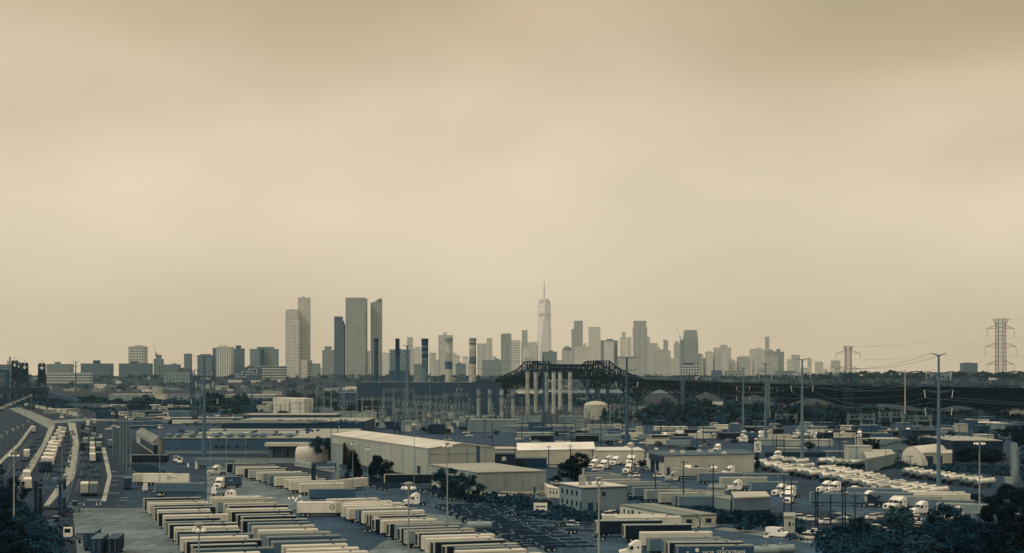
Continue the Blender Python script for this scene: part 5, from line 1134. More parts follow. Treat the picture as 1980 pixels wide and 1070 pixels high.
put(get_trailer('dark'), 'near-black trailer before the bushy trees at the shed corner', D(743, 583), R(2))
put(get_trailer('dark'), 'near-black container with a shield mark below the open gabled shed', D(254, 720), R(-1))
t_ = put(get_trailer('slate'), 'slate container left of the loading dock by the yard wall', D(378, 690), R(0))
put(get_trailer('white'), 'white trailer end standing right of the small straddle crane', D(655, 552), R(62))

# tractors
def tractor(L):
    t = thing('semi_tractor', 'x', 'truck'); pm = mat(L, 'v', .06, .4, rough=.35, spec=.5)
    prof = [(2.5, .95), (2.5, 3.75), (3.1, 3.95), (4.0, 3.7), (4.75, 3.1), (4.95, 2.95), (5.45, 2.05), (6.9, 1.8), (7.2, 1.45), (7.25, .75), (6.75, .7), (5.0, .8)]
    obj('cab', MB().side(prof, -1.2, 1.2), pm, t)
    g = mat(.06, 'v', .1, rough=.15, spec=.6)
    obj('windshield', MB().add([(4.98, -1.05, 2.9), (4.98, 1.05, 2.9), (5.47, 1.1, 2.1), (5.47, -1.1, 2.1)], [(0, 3, 2, 1)]), g, t)
    for sy in (-1, 1):
        obj('side_window', MB().box(4.25, 4.95, sy * 1.2 - .02, sy * 1.2 + .02, 2.05, 2.8), g, t)
        obj('sleeper_window', MB().box(3.0, 3.4, sy * 1.2 - .02, sy * 1.2 + .02, 2.3, 2.75), g, t)
        obj('fuel_tank', MB().lathe([(.32, 2.9), (.34, 3.0), (.34, 4.4), (.32, 4.5)], 10, (0, sy * .98, .75), 'x'), mat(.66, 'v', rough=.3), t)
        obj('mirror', MB().box(5.2, 5.3, sy * 1.45 - .12, sy * 1.45 + .12, 2.0, 2.7), STEEL, t)
        obj('headlight', MB().box(7.1, 7.24, sy * .95 - .18, sy * .95 + .18, 1.15, 1.4), mat(.85, 'v', .02, rough=.2), t)
        obj('fender', MB().side([(5.5, .8), (5.6, 1.25), (5.95, 1.4), (6.3, 1.25), (6.45, .8)], sy * 1.22 - .05, sy * 1.22 + .05), pm, t)
    obj('grille', MB().box(7.2, 7.28, -.6, .6, .85, 1.6), mat(.2, 'v'), t); obj('bumper', MB().box(7.05, 7.45, -1.2, 1.2, .35, .74), mat(L * .8, 'v'), t)
    obj('frame', MB().box(-.6, 6.8, -.45, -.3, .65, .94).box(-.6, 6.8, .3, .45, .65, .94), STEEL, t); obj('fifth_wheel', MB().lathe([(.5, .95), (.5, 1.1)], 12, (.9, 0, 0)), STEEL, t)
    wheels(t, (.3, 1.6, 6.0), .95); return t
TRC = {}
def truck(L, x, yb, ang, label):
    L = L * .9 if L > .5 else L
    if L not in TRC: TRC[L] = tractor(L)
    return put(TRC[L], label, P(x, yb), R(ang))
truck(.85, 1261, 1080, 184, 'white tractor facing left at the bottom right, pulling a slate container')
truck(.8, 703, 1030, 3, 'white tractor facing right in the lane, pulling the roundel trailer')
truck(.86, 826, 978, 195, 'white day-cab tractor standing alone on the lane beside the chassis stacks')
truck(.62, 1324, 931, 186, 'tan tractor facing left before the grey trailers in the upper right lot')
truck(.86, 1447, 950, 188, 'cream tractor facing left, coupled to a slate trailer in the middle right lot')
truck(.8, 432, 944, 262, 'white tractor with pale grille coming towards the viewer on the left lane')
truck(.74, 434, 918, 225, 'cream cab at the head of the upper trailer row')
for x, yb, an, L, la in ((1617, 952, 205, .86, 'white tractor facing left, left one of a pair above the slate trailer'), (1634, 953, 205, .86, 'white tractor facing left, right one of a pair above the slate trailer'), (1670, 963, 205, .82, 'white tractor tucked behind the slate trailer roof'), (1700, 973, 205, .86, 'white tractor standing just left of the dark tractor'),
    (1718, 976, 205, .3, 'dark grey tractor facing left in the right lot'), (1751, 985, 205, .8, 'white tractor with dark front, left one of two overlapping'), (1762, 986, 205, .86, 'white tractor with dark front, right one of two overlapping'), (1803, 995, 205, .9, 'white tractor facing left, most visible on the right lot'), (1872, 1006, 205, .84, 'white tractor half hidden behind the right trees'),
    (1530, 972, 250, .86, 'white tractor facing the viewer behind the dark pole, front one'), (1545, 962, 215, .84, 'white tractor behind the front one near the dark pole'), (1528, 958, 215, .8, 'white tractor furthest back near the dark pole'), (1335, 918, 250, .84, 'white cab before the blank white wall, near its left end'), (1385, 919, 250, .84, 'white cab before the blank white wall, in its middle'), (1430, 920, 195, .86, 'white cab with dark sleeper before the blank white wall, near its right end'),
    (1225, 915, 240, .8, 'white cab parked below the left canopy, nearer one'), (1262, 903, 240, .86, 'white cab parked under the fuel canopy'), (1231, 898, 240, .8, 'white cab parked left of the fuel canopy, further one'), (1394, 873, 240, .86, 'white cab parked behind the dark flat roof'), (1232, 870, 200, .8, 'pale cab parked right of the dark monopole foot'), (1510, 888, 240, .86, 'white cab at the far end of the tank rows'), (1160, 905, 235, .86, 'white cab right of the dark trees, left one'), (1178, 907, 235, .86, 'white cab right of the dark trees, right one')):
    truck(L, x, yb, an, la)
bt = truck(.08, 1660, 980, -12, 'black tractor facing right at the head of a slate trailer')
one('slate', 1566, 951, -12, 'slate trailer pulled by the black tractor on the right')
for x, yt, st, la in ((1640, 941, 'slate', 'slate trailer behind the pair of white tractors'), (1683, 950, 'slate', 'slate trailer right of the tucked white tractor'), (1728, 957, 'grey', 'grey trailer behind the dark grey tractor'), (1772, 963, 'slate', 'slate trailer behind the two overlapping white tractors'), (1812, 971, 'grey', 'grey trailer behind the most visible white tractor'), (1880, 989, 'slate', 'slate trailer half hidden behind the right trees')):
    one(st, x, yt, -24, la)
for x, yt, st, la in ((1349, 914, 'slate', 'slate trailer behind the tan tractor'), (1438, 915, 'slate', 'slate trailer right end of the upper pair in the middle right lot'), (1392, 923, 'pale', 'light grey trailer behind the cream tractor, further one'), (1450, 930.5, 'slate', 'slate trailer coupled to the cream tractor'), (1295, 947, 'grey', 'grey trailer in front of the grey row'), (1310, 958, 'slate', 'slate trailer nearest the storage blocks'), (1300, 905, 'pale', 'light grey trailer left of the blank wall cabs')):
    one(st, x, yt, 3, la)

# bodied truck coming down the lane
t = thing('box_truck', 'dark-bodied truck with white cab driving towards the viewer on the lane', 'truck', P(428, 944), R(-68))
# tank trailers
def tanker(key, L=.72, length=11.5):
    t = thing('tank_trailer', 'x', 'tank trailer')
    obj('tank', MB().lathe([(.5, 0), (.82, .12), (.98, .4), (.98, length - .4), (.82, length - .12), (.5, length)], 16, (0, 0, 2.3), 'x'), mat(L, 'v', .06, .4, rough=.35, spec=.5), t, True)
    obj('walkway', MB().box(2, length - 2, -.35, .35, 3.25, 3.34), mat(.5, 'h'), t); obj('manhole', MB().lathe([(.35, 3.34), (.35, 3.6)], 10, (length / 2, 0, 0)), mat(.6, 'h'), t)
    obj('chassis', MB().box(.3, length - .4, -.5, -.35, .8, 1.16).box(.3, length - .4, .35, .5, .8, 1.16), STEEL, t); obj('hose_box', MB().box(4, 8, -1.25, -1.0, 1.0, 1.3), STEEL, t)
    obj('landing_leg', MB().box(length - 3, length - 2.8, -.7, .7, 0, 1.0), STEEL, t); wheels(t, (1.3, 2.6), .9); return t
def tank_bands(t, length, L):
    obj('rear_head', MB().lathe([(.84, -.06), (.5, -.1)], 14, (0, 0, 2.3), 'x'), mat(.4, 'v'), t)
    for x in (length * .33, length * .66): obj('band', MB().lathe([(1.0, x), (1.0, x + .16)], 16, (0, 0, 2.3), 'x'), mat(.45, 'v'), t)
    obj('ladder', MB().bar((-.14, -.3, .9), (-.14, -.3, 3.3), .05).bar((-.14, .3, .9), (-.14, .3, 3.3), .05), STEEL, t)
    obj('fender', MB().box(.6, 3.3, -1.15, 1.15, 1.06, 1.12), mat(.3, 'v'), t); return t
TK = [tank_bands(tanker('w', .72), 11.5, .72), tank_bands(tanker('w', .6, 10.2), 10.2, .6), tank_bands(tanker('w', .8, 12.2), 12.2, .8)]
def tanks(a, b, n, ang, where, group, yt=True):
    p0, p1 = P(*a), P(*b)
    for i in range(n):
        x, y = lerp(p0, p1, (i + rng.uniform(-.34, .34)) / max(1, n - 1)); put(rng.choice(TK), 'white tanker, %s from the left in %s' % (ORD[i], where), (x + rng.uniform(-1.6, 1.6), y), R(ang) + rng.uniform(-.1, .1), group)
G_ = 'white tank trailers parked in rows'
tanks((1462, 905), (1512, 921), 6, 50, 'the row beside the blank white wall', G_)
tanks((1488, 898), (1545, 904), 5, 50, 'the far row left of the tank lot monopole', G_)
tanks((1517, 914), (1546, 913), 4, 50, 'the pair right of the blank wall row', G_)
tanks((1534, 920), (1662, 946), 13, 50, 'the long middle row', G_)
tanks((1580, 918), (1684, 938), 8, 50, 'the row behind the long middle row', G_)
tanks((1670, 948), (1760, 970), 9, 50, 'the lower row ending at the white trailers', G_)
tanks((1690, 943), (1790, 962), 8, 50, 'the row behind the lower row', G_)
tanks((1745, 922), (1880, 944), 12, 50, 'the row right of the tallest monopole', G_)
tanks((1581, 900), (1606, 904), 4, 50, 'the small far group, left part', G_)
tanks((1608, 904), (1645, 905), 6, 50, 'the small far group, right part', G_)
g2 = tanker('g', .42, 6.2); put(g2, 'grey tank trailer with rounded end lying by the chassis stacks', P(903, 1034), R(2)); put(g2, 'grey tank trailer at the bottom, right of the lettered container', P(1450, 1086), R(3)); put(g2, 'grey tank trailer at the bottom, furthest right in its row', P(1482, 1083), R(5))
one('white', 1760, 951, -2, 'long cream trailer across the lower end of the tank rows'); one('white', 1768, 955, -2, 'white trailer just in front of the long cream one')
# chassis: two long beams on wheels
def chassis_proto():
    t = thing('container_chassis', 'x', 'chassis'); m_ = mat(.12, 'v', .3, .4)
    obj('beam', MB().box(0, 12.4, -.55, -.4, .95, 1.25).box(0, 12.4, .4, .55, .95, 1.25), m_, t); [obj('bolster', MB().box(a_, b_, -1.2, 1.2, .94, 1.35), mat(.3, 'v'), t) for a_, b_ in ((-.1, .25), (12.2, 12.5))]
    obj('landing_leg', MB().box(9.6, 9.75, -.75, -.6, 0, .94), m_, t); obj('landing_leg', MB().box(9.6, 9.75, .6, .75, 0, .94), m_, t); wheels(t, (1.2, 2.5), .9); return t
CH = chassis_proto()
def chrow(a, b, n, ang, where, group, z=0):
    p0, p1 = P(*a), P(*b)
    for i in range(n):
        x, y = lerp(p0, p1, i / max(1, n - 1)); put(CH, 'dark empty chassis, %s from the far end of %s' % (ORD[i], where), (x + rng.uniform(-1.2, 1.2), y), R(ang) + rng.uniform(-.04, .04), group, z)
chrow((845, 984), (1000, 1066), 24, 15, 'the chassis right of the middle block', 'chassis right of the middle block')
chrow((880, 985), (1045, 1068), 16, 15, 'the outer chassis line', 'chassis right of the middle block')
chrow((800, 952), (856, 968), 8, 8, 'the line under the shed trees', 'chassis under the shed trees')
chrow((660, 928), (735, 950), 12, 10, 'the line by the dark pines', 'chassis by the pines')
chrow((240, 905), (275, 925), 10, 4, 'the line by the rail yard', 'chassis by the rail yard')
for x, y, an, la in ((920, 990, -32, 'flatbed chassis angled in the service road, first from the left'), (952, 1005, -32, 'flatbed chassis angled in the service road, second from the left'), (1002, 1015, -32, 'flatbed chassis angled in the service road, third from the left'), (1045, 1028, -32, 'flatbed chassis angled in the service road, fourth from the left'), (1092, 1032, -32, 'flatbed chassis angled in the service road, fifth from the left'), (1146, 1046, -8, 'flatbed chassis standing below the near-black trailer')):
    put(CH, la, P(x, y), R(an))
for x, y, an, la in ((924, 985, -32, 'second chassis behind the first angled flatbed'), (980, 998, -32, 'second chassis behind the angled flatbeds, middle'), (1070, 1018, -32, 'second chassis behind the angled flatbeds, right')):
    put(CH, la, P(x, y), R(an), None, .0)

for i, x in enumerate((334, 357, 381, 409)): put(get_trailer('white'), 'white trailer standing in the dark yard behind the first long roof, %s from the left' % ORD[i], P(x, 822.5), R(rng.uniform(-4, 4)), 'white trailers behind the first long roof')
# containers of the rail yard
def container(L, length=12.2, rail=True, h=2.9):
    t = thing('container', 'x', 'container'); z0 = 1.1
    q = MB(); pts = []; n = 40
    for i in range(n + 1): pts.append((length * i / n, -1.22 + (.06 if i % 2 else 0)))
    for i in range(n, -1, -1): pts.append((length * i / n, 1.22 - (.06 if i % 2 else 0)))
    q.prism(pts, z0, z0 + h); obj('box', q, mat(L, 'v', .15, .5, streak=True), t)
    obj('roof', MB().box(0, length, -1.24, 1.24, z0 + h + .002, z0 + h + .06), mat(min(.92, L + .16), 'h', .12), t)
    for sy in (-1, 1): obj('door', MB().box(-.07, -.01, min(sy * .03, sy * 1.15), max(sy * .03, sy * 1.15), z0 + .12, z0 + h - .12), mat(max(.06, L - .06), 'v'), t)
    obj('lock_bar', MB().box(-.1, -.075, -.62, -.56, z0 + .1, z0 + h - .1).box(-.1, -.075, .56, .62, z0 + .1, z0 + h - .1), mat(.5, 'v'), t)
    obj('wagon', MB().box(-.5, length + .5, -1.1, 1.1, .75, 1.05), STEEL, t); wheels(t, (1, 2.3, length - 2.3, length - 1), .8); return t
CT = {}
CW = {.82: 'white', .2: 'dark blue', .5: 'grey', .7: 'cream', .08: 'near-black', .4: 'slate'}
def crow(a, b, Ls, where, group, lvl=0, sc=1):
    p0, p1 = V2(P(*a)), V2(P(*b)); n = len(Ls); dirv = p1 - p0; an = math.atan2(dirv.y, dirv.x)
    for i, L in enumerate(Ls):
        if L is None: continue
        if L not in CT: CT[L] = container(L * .88 if L > .6 else L)
        x, y = lerp(p0, p1, i / max(1, n - 1)); put(CT[L], '%s container, %s from the front in %s' % (CW[L], ORD[i], where), (x, y), an, group)
gr_ = 'containers on the rail yard tracks'
crow((81, 913), (101, 867), [.2, .82, .82, .7, .82, .82, .7], 'the left column of the double white row', gr_)
crow((94, 914), (109, 868), [.08, .82, .82, .82, .82, .82, .82], 'the right column of the double white row', gr_)
crow((98, 870), (116, 838), [.82, .82, .7, .82, .82], 'the left column further up the track', gr_)
crow((112, 868), (124, 840), [.82, .82, .82, .7], 'the right column further up the track', gr_)
crow((54, 950), (52, 934), [.82, .82], 'the short white pair beside the straddle crane', gr_)
crow((163, 960), (166, 946), [.7], 'the near end of the right pad', gr_)
crow((181, 960), (183, 946), [.4], 'the slate box beside it on the right pad', gr_)
crow((179, 896), (178, 862), [.82, .82, .82, .5], 'the single white row on the right pad', gr_)
crow((191, 893), (191, 862), [.2, .08, .5, .2], 'the dark row on the right pad', gr_)
crow((159, 872), (160, 830), [.08, .2, .08], 'the dark row along the track', gr_)
crow((165, 862), (170, 826), [.5, .4, .82], 'the far grey row along the track', gr_)
crow((181, 852), (183, 822), [.4, .2, .7], 'the far slate row along the track', gr_)
crow((51, 888), (56, 872), [.82], 'the lone box on the left pad', gr_)
crow((247, 948), (248, 938), [.2], 'the lone dark box by the lane markings', gr_)
crow((65, 838), (67, 828), [.7], 'the lone cream box far up the left pad', gr_)
crow((213, 866), (213, 855), [.4], 'the lone slate box at the yard road', gr_)
for x, y, L, la in ((172, 1066, .2, 'dark blue open container at the bottom left, furthest of three'), (186, 1078, .2, 'dark blue container at the bottom left, middle of three'), (217, 1078, .08, 'near-black container at the bottom left, right one of three')):
    if L not in CT: CT[L] = container(L * .88 if L > .6 else L)
    put(CT[L], la, P(x, y), R(97))
# bundles of empty chassis and wagons between the tracks
for x, y, la in ((30, 925, 'dark chassis cluster at the left edge, nearest'), (36, 910, 'dark chassis cluster at the left edge, second'), (45, 893, 'dark chassis cluster beside the lone white container'), (58, 876, 'dark chassis cluster further up the left pad'), (62, 866, 'dark chassis cluster furthest up the left pad'), (76, 850, 'lone dark wagon on the left pad'), (40, 950, 'dark wagon left of the straddle crane'), (187, 925, 'dark chassis bundle on the right pad, nearest'), (184, 914, 'dark chassis bundle on the right pad, second'), (175, 905, 'dark chassis bundle on the right pad, third'), (129, 905, 'dark wagon between the pale strips, nearest'), (134, 880, 'dark wagon between the pale strips, second'), (137, 855, 'dark wagon between the pale strips, furthest'), (145, 1052, 'dark chassis at the bottom left beside the containers'), (122, 1020, 'dark trolley below the straddle crane')):
    put(CH, la, P(x, y), R(100) + rng.uniform(-.1, .1))
chrow((119, 932), (138, 838), 11, 101, 'the dark wagon line', 'dark wagons between the pale strips')
chrow((160, 925), (166, 840), 9, 96, 'the wagon line on the right pad', 'dark wagons on the right pad')
chrow((46, 905), (74, 846), 8, 104, 'the wagon line on the left pad', 'dark wagons on the left pad')
p0, p1 = V2(P(44, 787)), V2(P(150, 809)); an = math.atan2((p1 - p0).y, (p1 - p0).x)
for i in range(13): x, y = lerp(p0, p1, i / 12); put(get_trailer(rng.choice(('white', 'cream', 'white', 'slate'))), 'trailer on the far curving road at the left, %s in line' % ORD[i], (x + 3, y + rng.uniform(-4, 4)), an, 'trailers on the far curving road')
# straddle cranes
def straddle(x0, x1, yb, yt, depth, label, rz=0, L=.12, Ll=.2):
    a = V2(P((x0 + x1) / 2, yb)); s = a.y / F; hw = (x1 - x0) / 2 * s; h = (yb - yt) * s; t = thing('straddle_crane', label, 'crane', tuple(a), rz)
    for sx in (-1, 1):
        for y in (0, depth): obj('leg', MB().box(sx * hw - .45, sx * hw + .45, y - .45, y + .45, 1.0, h), mat(Ll if sx > 0 else L, 'v'), t)
        obj('side_beam', MB().box(sx * hw - .4, sx * hw + .4, .46, depth - .46, h - 1.1, h - .1), mat(L, 'v'), t); obj('sill_beam', MB().box(sx * hw - .5, sx * hw + .5, -1.2, depth + 1.2, .7, .999 + .7), mat(L, 'v'), t)
        for y in (-.6, 1.0, depth - 1, depth + .6): o = obj('wheel', WM, None, t); o.location = (sx * hw, y, .5); o.rotation_euler.z = R(90); obj('hub', HM, None, o)
    for y in (0, depth): obj('girder', MB().box(-hw + .46, hw - .46, y - .35, y + .35, h - .9, h - .2), mat(.24, 'v'), t)
    obj('tie_beam', MB().box(-hw + .46, hw - .46, -.2, .2, h * .8, h * .84), mat(.3, 'v'), t)
    obj('trolley', MB().box(hw * .2, hw * .6, .4, depth - .4, h - .19, h + .5), mat(.3, 'v'), t); obj('operator_cab', MB().box(hw + .46, hw + 1.6, -.6, .9, h * .55, h * .75), mat(.3, 'v'), t)
    obj('engine_house', MB().box(-hw - 1.5, -hw - .51, .5, depth - .5, 1.71, 3.2), mat(.2, 'v'), t); obj('spreader', MB().box(-hw * .8, hw * .8, depth * .3, depth * .7, 2.2, 2.7).bar((-hw * .6, depth / 2, 2.7), (-hw * .5, depth / 2, h - .9), .06).bar((hw * .6, depth / 2, 2.7), (hw * .5, depth / 2, h - .9), .06), mat(.08, 'v'), t)
    return t
straddle(70, 116, 1003, 930, 7, 'tall dark straddle crane on wheels at the lower left', R(6), .07, .15); straddle(608, 653, 952, 897, 6, 'smaller straddle crane between the trailer rows', R(12), .1, .42)
# heavy forklift, yard tractors, lift truck
def loader(xy, label, rz, L=.4, s=1.0):
    t = thing('heavy_loader', label, 'loader', xy, rz); t.scale = (s,) * 3
    obj('body', MB().side([(0, 1), (0, 2.3), (1.2, 2.5), (4.6, 2.3), (5, 1)], -1.3, 1.3), mat(L, 'v'), t); obj('cab', MB().box(1.8, 3.3, -.8, .8, 2.5, 4.2), mat(.12, 'v', rough=.2), t); obj('cab_roof', MB().box(1.7, 3.4, -.9, .9, 4.2, 4.35), mat(.6, 'h'), t)
    obj('boom', MB().bar((.4, 0, 3.4), (6.8, 0, 3.0), .35, .25), mat(L + .1, 'v'), t); obj('counterweight', MB().box(-.5, -.01, -1.2, 1.2, .9, 2.2), mat(.15, 'v'), t); wheels(t, (.9, 4.0), 1.3); return t
loader(P(134, 992), 'pale heavy loader beside the tall straddle crane', R(60), .36, .75); loader(P(300, 987), 'dark heavy loader beyond the left trailer block', R(70), .12); loader(P(118, 1023), 'grey reach loader with raised boom below the straddle crane', R(250), .25, .8)
def yard_tractor(xy, rz, label, L=.8):
    t = thing('yard_tractor', label, 'truck', xy, rz)
    obj('cab', MB().side([(1.6, .9), (1.6, 3.1), (2.9, 3.1), (3.2, 2.2), (3.3, .9)], -.95, .95), mat(L, 'v'), t); obj('windshield', MB().add([(2.96, -.85, 3.0), (2.96, .85, 3.0), (3.26, .88, 2.2), (3.26, -.88, 2.2)], [(0, 3, 2, 1)]), mat(.06, 'v', rough=.2), t)
    obj('rear_window', MB().box(1.56, 1.599, -.7, .7, 1.9, 2.8), mat(.06, 'v', rough=.2), t); obj('frame', MB().box(-1.2, 3.6, -.5, .5, .6, .89), STEEL, t); obj('bumper', MB().box(3.61, 3.8, -1.1, 1.1, .5, 1.0), mat(.3, 'v'), t); wheels(t, (-.3, 2.9), .9); return t
yard_tractor(P(128, 1047), R(95), 'small white yard tractor at the bottom left'); yard_tractor(P(295, 953), R(190), 'white yard tractor in front of the slate trailer by the rail yard'); yard_tractor(P(428, 960), R(180), 'white yard tractor with open dark back behind the centre-left block', .82)
for x, y, la in ((197, 850, 'white pickup-like tractor on the yard road'), (345, 895, 'small white service truck, left one on the lane bend'), (352, 898, 'small white service truck, right one on the lane bend')): yard_tractor(P(x, y), R(260), la, .85)
# small pale hut with two round openings by the centre-left block
t = thing('rounded_hut', 'small pale rounded hut with two dark round openings at the centre-left block', 'hut', P(446, 963)); obj('shell', MB().side([(-1.6, 0), (-1.6, 1.6), (-1.2, 2.3), (0, 2.6), (1.2, 2.3), (1.6, 1.6), (1.6, 0)], -1.4, 1.4), mat(.72, 'v'), t)
for sx in (-.5, .5): obj('opening', MB().lathe([(.3, -1.45), (.3, -1.41)], 12, (sx, 0, 1.6), 'y'), mat(.1, 'v'), t)
bpy.data.objects.remove(bpy.data.objects['box_truck'], do_unlink=True)
t = thing('box_truck', 'dark-bodied box truck with its tail towards the viewer behind the lane tractor', 'truck', P(444, 944), R(35)); obj('body', MB().box(-4, 4, -1.25, 1.25, 1.1, 3.9), mat(.24, 'v'), t); obj('roof', MB().box(-4.03, 4.03, -1.28, 1.28, 3.902, 3.98), mat(.45, 'h'), t); obj('mark', MB().box(-.8, .6, -1.28, -1.255, 2.6, 2.9), mat(.6, 'v'), t); obj('chassis', MB().box(-4, 4.6, -.5, .5, .7, 1.09), STEEL, t); wheels(t, (-3, -1.7, 3.2), .9)

# cars and vans
def car(L, kind='sedan'):
    t = thing('parked_' + ('van' if kind == 'van' else 'car'), 'x', 'van' if kind == 'van' else 'car'); pm = mat(L, 'v', .05, .5, rough=.3, spec=.5); g = mat(.06, 'v', .1, rough=.15, spec=.6)
    if kind == 'van':
        obj('body', MB().side([(0, .4), (0, 2.3), (.2, 2.45), (3.7, 2.45), (4.7, 1.5), (5.4, 1.2), (5.5, .4)], -.98, .98), pm, t); obj('windshield', MB().add([(3.82, -.85, 2.36), (3.82, .85, 2.36), (4.66, .9, 1.57), (4.66, -.9, 1.57)], [(0, 3, 2, 1)]), g, t)
        for sy in (-1, 1): obj('side_window', MB().box(3.3, 4.1, sy * .98 - .015, sy * .98 + .015, 1.5, 2.0), g, t)
        obj('bumper', MB().box(5.45, 5.6, -.95, .95, .35, .75), STEEL, t); xs, y = (1.0, 4.5), .85
    else:
        k = 1 if kind == 'sedan' else 0
        obj('body', MB().side([(0, .35), (.02, .85), (.3, 1.0), (3.3, 1.0), (4.3, .85), (4.5, .6), (4.5, .35)], -.9, .9), pm, t)
        obj('window_band', MB().add([(.35 + .5 * k, -.82, 1.0), (3.35, -.82, 1.0), (3.35, .82, 1.0), (.35 + .5 * k, .82, 1.0), (.75 + .6 * k, -.68, 1.5 + .15 * (1 - k)), (2.6, -.68, 1.5 + .15 * (1 - k)), (2.6, .68, 1.5 + .15 * (1 - k)), (.75 + .6 * k, .68, 1.5 + .15 * (1 - k))], [(0, 1, 5, 4), (1, 2, 6, 5), (2, 3, 7, 6), (3, 0, 4, 7)]), g, t)
        obj('roof', MB().prism([(.72 + .6 * k, -.7), (2.62, -.7), (2.62, .7), (.72 + .6 * k, .7)], 1.5 + .15 * (1 - k), 1.56 + .15 * (1 - k)), pm, t)
        xs, y = (.85, 3.6), .82
    for sy in (-1, 1): obj('headlight', MB().box(xs[1] + .86, xs[1] + .92 + (.1 if kind == 'van' else 0), sy * .7 - .15, sy * .7 + .15, .62, .78), mat(.85, 'v', .02, rough=.2), t)
    wheels(t, xs, y, False); return t
CARS = {}; CN = {.86: 'white', .6: 'silver', .14: 'black', .3: 'dark grey', .45: 'grey'}
def carat(L, x, y, an, label, kind='sedan', group=None):
    if (L, kind) not in CARS: CARS[(L, kind)] = car(L, kind)
    return put(CARS[(L, kind)], label, P(x, y), R(an), group)
carat(.88, 1484, 1038, -38, 'white delivery van parked on the access road by the guard hut', 'van'); carat(.14, 1519, 1044, -28, 'black car parked in front of the guard hut', 'suv'); carat(.7, 1547, 1043, -28, 'pale pickup-like car right of the black one by the guard hut', 'suv')
for x, y, an, L, la, kd in ((1533, 1006, 0, .86, 'white car behind the twin poles, left one', 'suv'), (1551, 1008, 0, .86, 'white car behind the twin poles, right one', 'sedan'), (1585, 1014, 10, .86, 'white car at the foot of the twin pole pair', 'sedan'), (1600, 1004, -30, .14, 'black car beside the white one in the upper car park', 'suv'), (1608, 1004, -30, .9, 'white car facing right in the upper car park', 'suv'), (1609, 1013, 5, .45, 'grey car behind the concrete-footed pole', 'sedan'),
    (1628, 1004, -20, .3, 'dark grey car near the right utility poles', 'sedan'), (1563, 1042, -30, .6, 'silver car at the left edge of the shrubs on the access road', 'sedan'), (1674, 1005, 8, .86, 'white car left of the pale bushy tree, front row', 'sedan'), (1684, 1003, 8, .6, 'silver car left of the pale bushy tree, back row', 'sedan'), (1690, 1012, 0, .14, 'black car left of the pale bushy tree', 'suv'), (1704, 1016, 5, .6, 'silver car under the pale bushy tree', 'sedan'), (1685, 1026, -60, .9, 'white car whose bonnet shows among the shrubs', 'suv'),
    (1695, 1032, 0, .6, 'silver car lowest among the shrubs', 'sedan'), (1776, 1009, 90, .86, 'white car right of the pale bushy tree, back', 'suv'), (1762, 1025, 5, .6, 'silver car right of the pale bushy tree, front left', 'suv'), (1778, 1022, 80, .86, 'white car right of the pale bushy tree, front right', 'sedan'), (1560, 1034, 0, .86, 'white car half cut by the shrubs at the access road', 'sedan'), (1568, 1039, 0, .86, 'white car at the lower left of the shrubs', 'suv') , (964, 962, -10, .9, 'white car parked before the lower metal shed', 'suv'), (996, 964, 0, .14, 'black car before the lower metal shed, left', 'suv'), (1020, 965, -20, .3, 'dark grey car before the lower metal shed, middle', 'sedan'), (1036, 966, -15, .45, 'grey car before the lower metal shed, right', 'sedan'), (1040, 973, 0, .14, 'black car on the small lot below the grey one', 'sedan'),
    (1120, 1018, 172, .86, 'white car facing left beside the near-black trailer', 'sedan'), (1165, 1001, 20, .86, 'white car, left one of two before the brick building', 'suv'), (1173, 999, 20, .8, 'white car, right one of two before the brick building', 'suv'), (1065, 938, 0, .6, 'silver car under the dark trees', 'sedan'), (1062, 905, 10, .6, 'silver car before the white gabled shed, left', 'sedan'), (1080, 908, 10, .3, 'dark grey car before the white gabled shed', 'suv')):
    carat(L, x, y, an, la, kd)
# crowded lots further away: cars and cabs too small to tell apart
for k in range(255):
    z = rng.choice(((1150, 1270, 893, 925), (1180, 1300, 845, 872), (1290, 1500, 835, 868), (1480, 1640, 835, 862), (1640, 1980, 812, 846), (200, 300, 805, 832), (460, 640, 784, 806), (640, 760, 806, 824), (1000, 1200, 846, 858), (380, 470, 802, 810), (300, 640, 803, 812), (640, 1000, 836, 858), (1700, 1850, 838, 860), (1000, 1230, 838, 850)))
    L = rng.choice((.86, .86, .86, .6, .45, .3, .14)); carat(L, rng.uniform(z[0], z[1]), rng.uniform(z[2], z[3]), rng.choice((0, 10, 90, 170, 200)), '%s car, one of many small ones crowded in the distant lots' % CN[L], rng.choice(('sedan', 'suv')), '%s cars in the distant lots' % CN[L])
for k in range(84):
    z = rng.choice(((1230, 1300, 842, 866), (1300, 1500, 838, 858), (1540, 1700, 834, 858), (1000, 1220, 842, 858), (220, 300, 806, 826), (1640, 1960, 820, 846))); st = rng.choice(('slate', 'grey', 'white', 'dark', 'dark', 'blue'))
    if 'far' + st not in TP: TP['far' + st] = trailer(st, TSTYLE[st][0], TSTYLE[st][1], fine=False, length=13)
    put(TP['far' + st], '%s trailer, one of many parked crosswise in the distant lots' % TW[st], P(rng.uniform(z[0], z[1]), rng.uniform(z[2], z[3])), R(rng.choice((0, 4, -6, 10))), '%s trailers in the distant lots' % TW[st])
for k in range(60):
    z = rng.choice(((1290, 1420, 838, 850), (1440, 1500, 842, 858), (1540, 1640, 834, 850), (1160, 1230, 888, 900), (1640, 1760, 838, 850))); L = rng.choice((.774, .774, .558))
    if L not in TRC: TRC[L] = tractor(L)
    put(TRC[L], '%s tractor cab, one of many parked in the distant lots' % ('white' if L > .7 else 'tan'), P(rng.uniform(z[0], z[1]), rng.uniform(z[2], z[3])), R(rng.choice((190, 200, 240, 250))), 'tractor cabs in the distant lots')

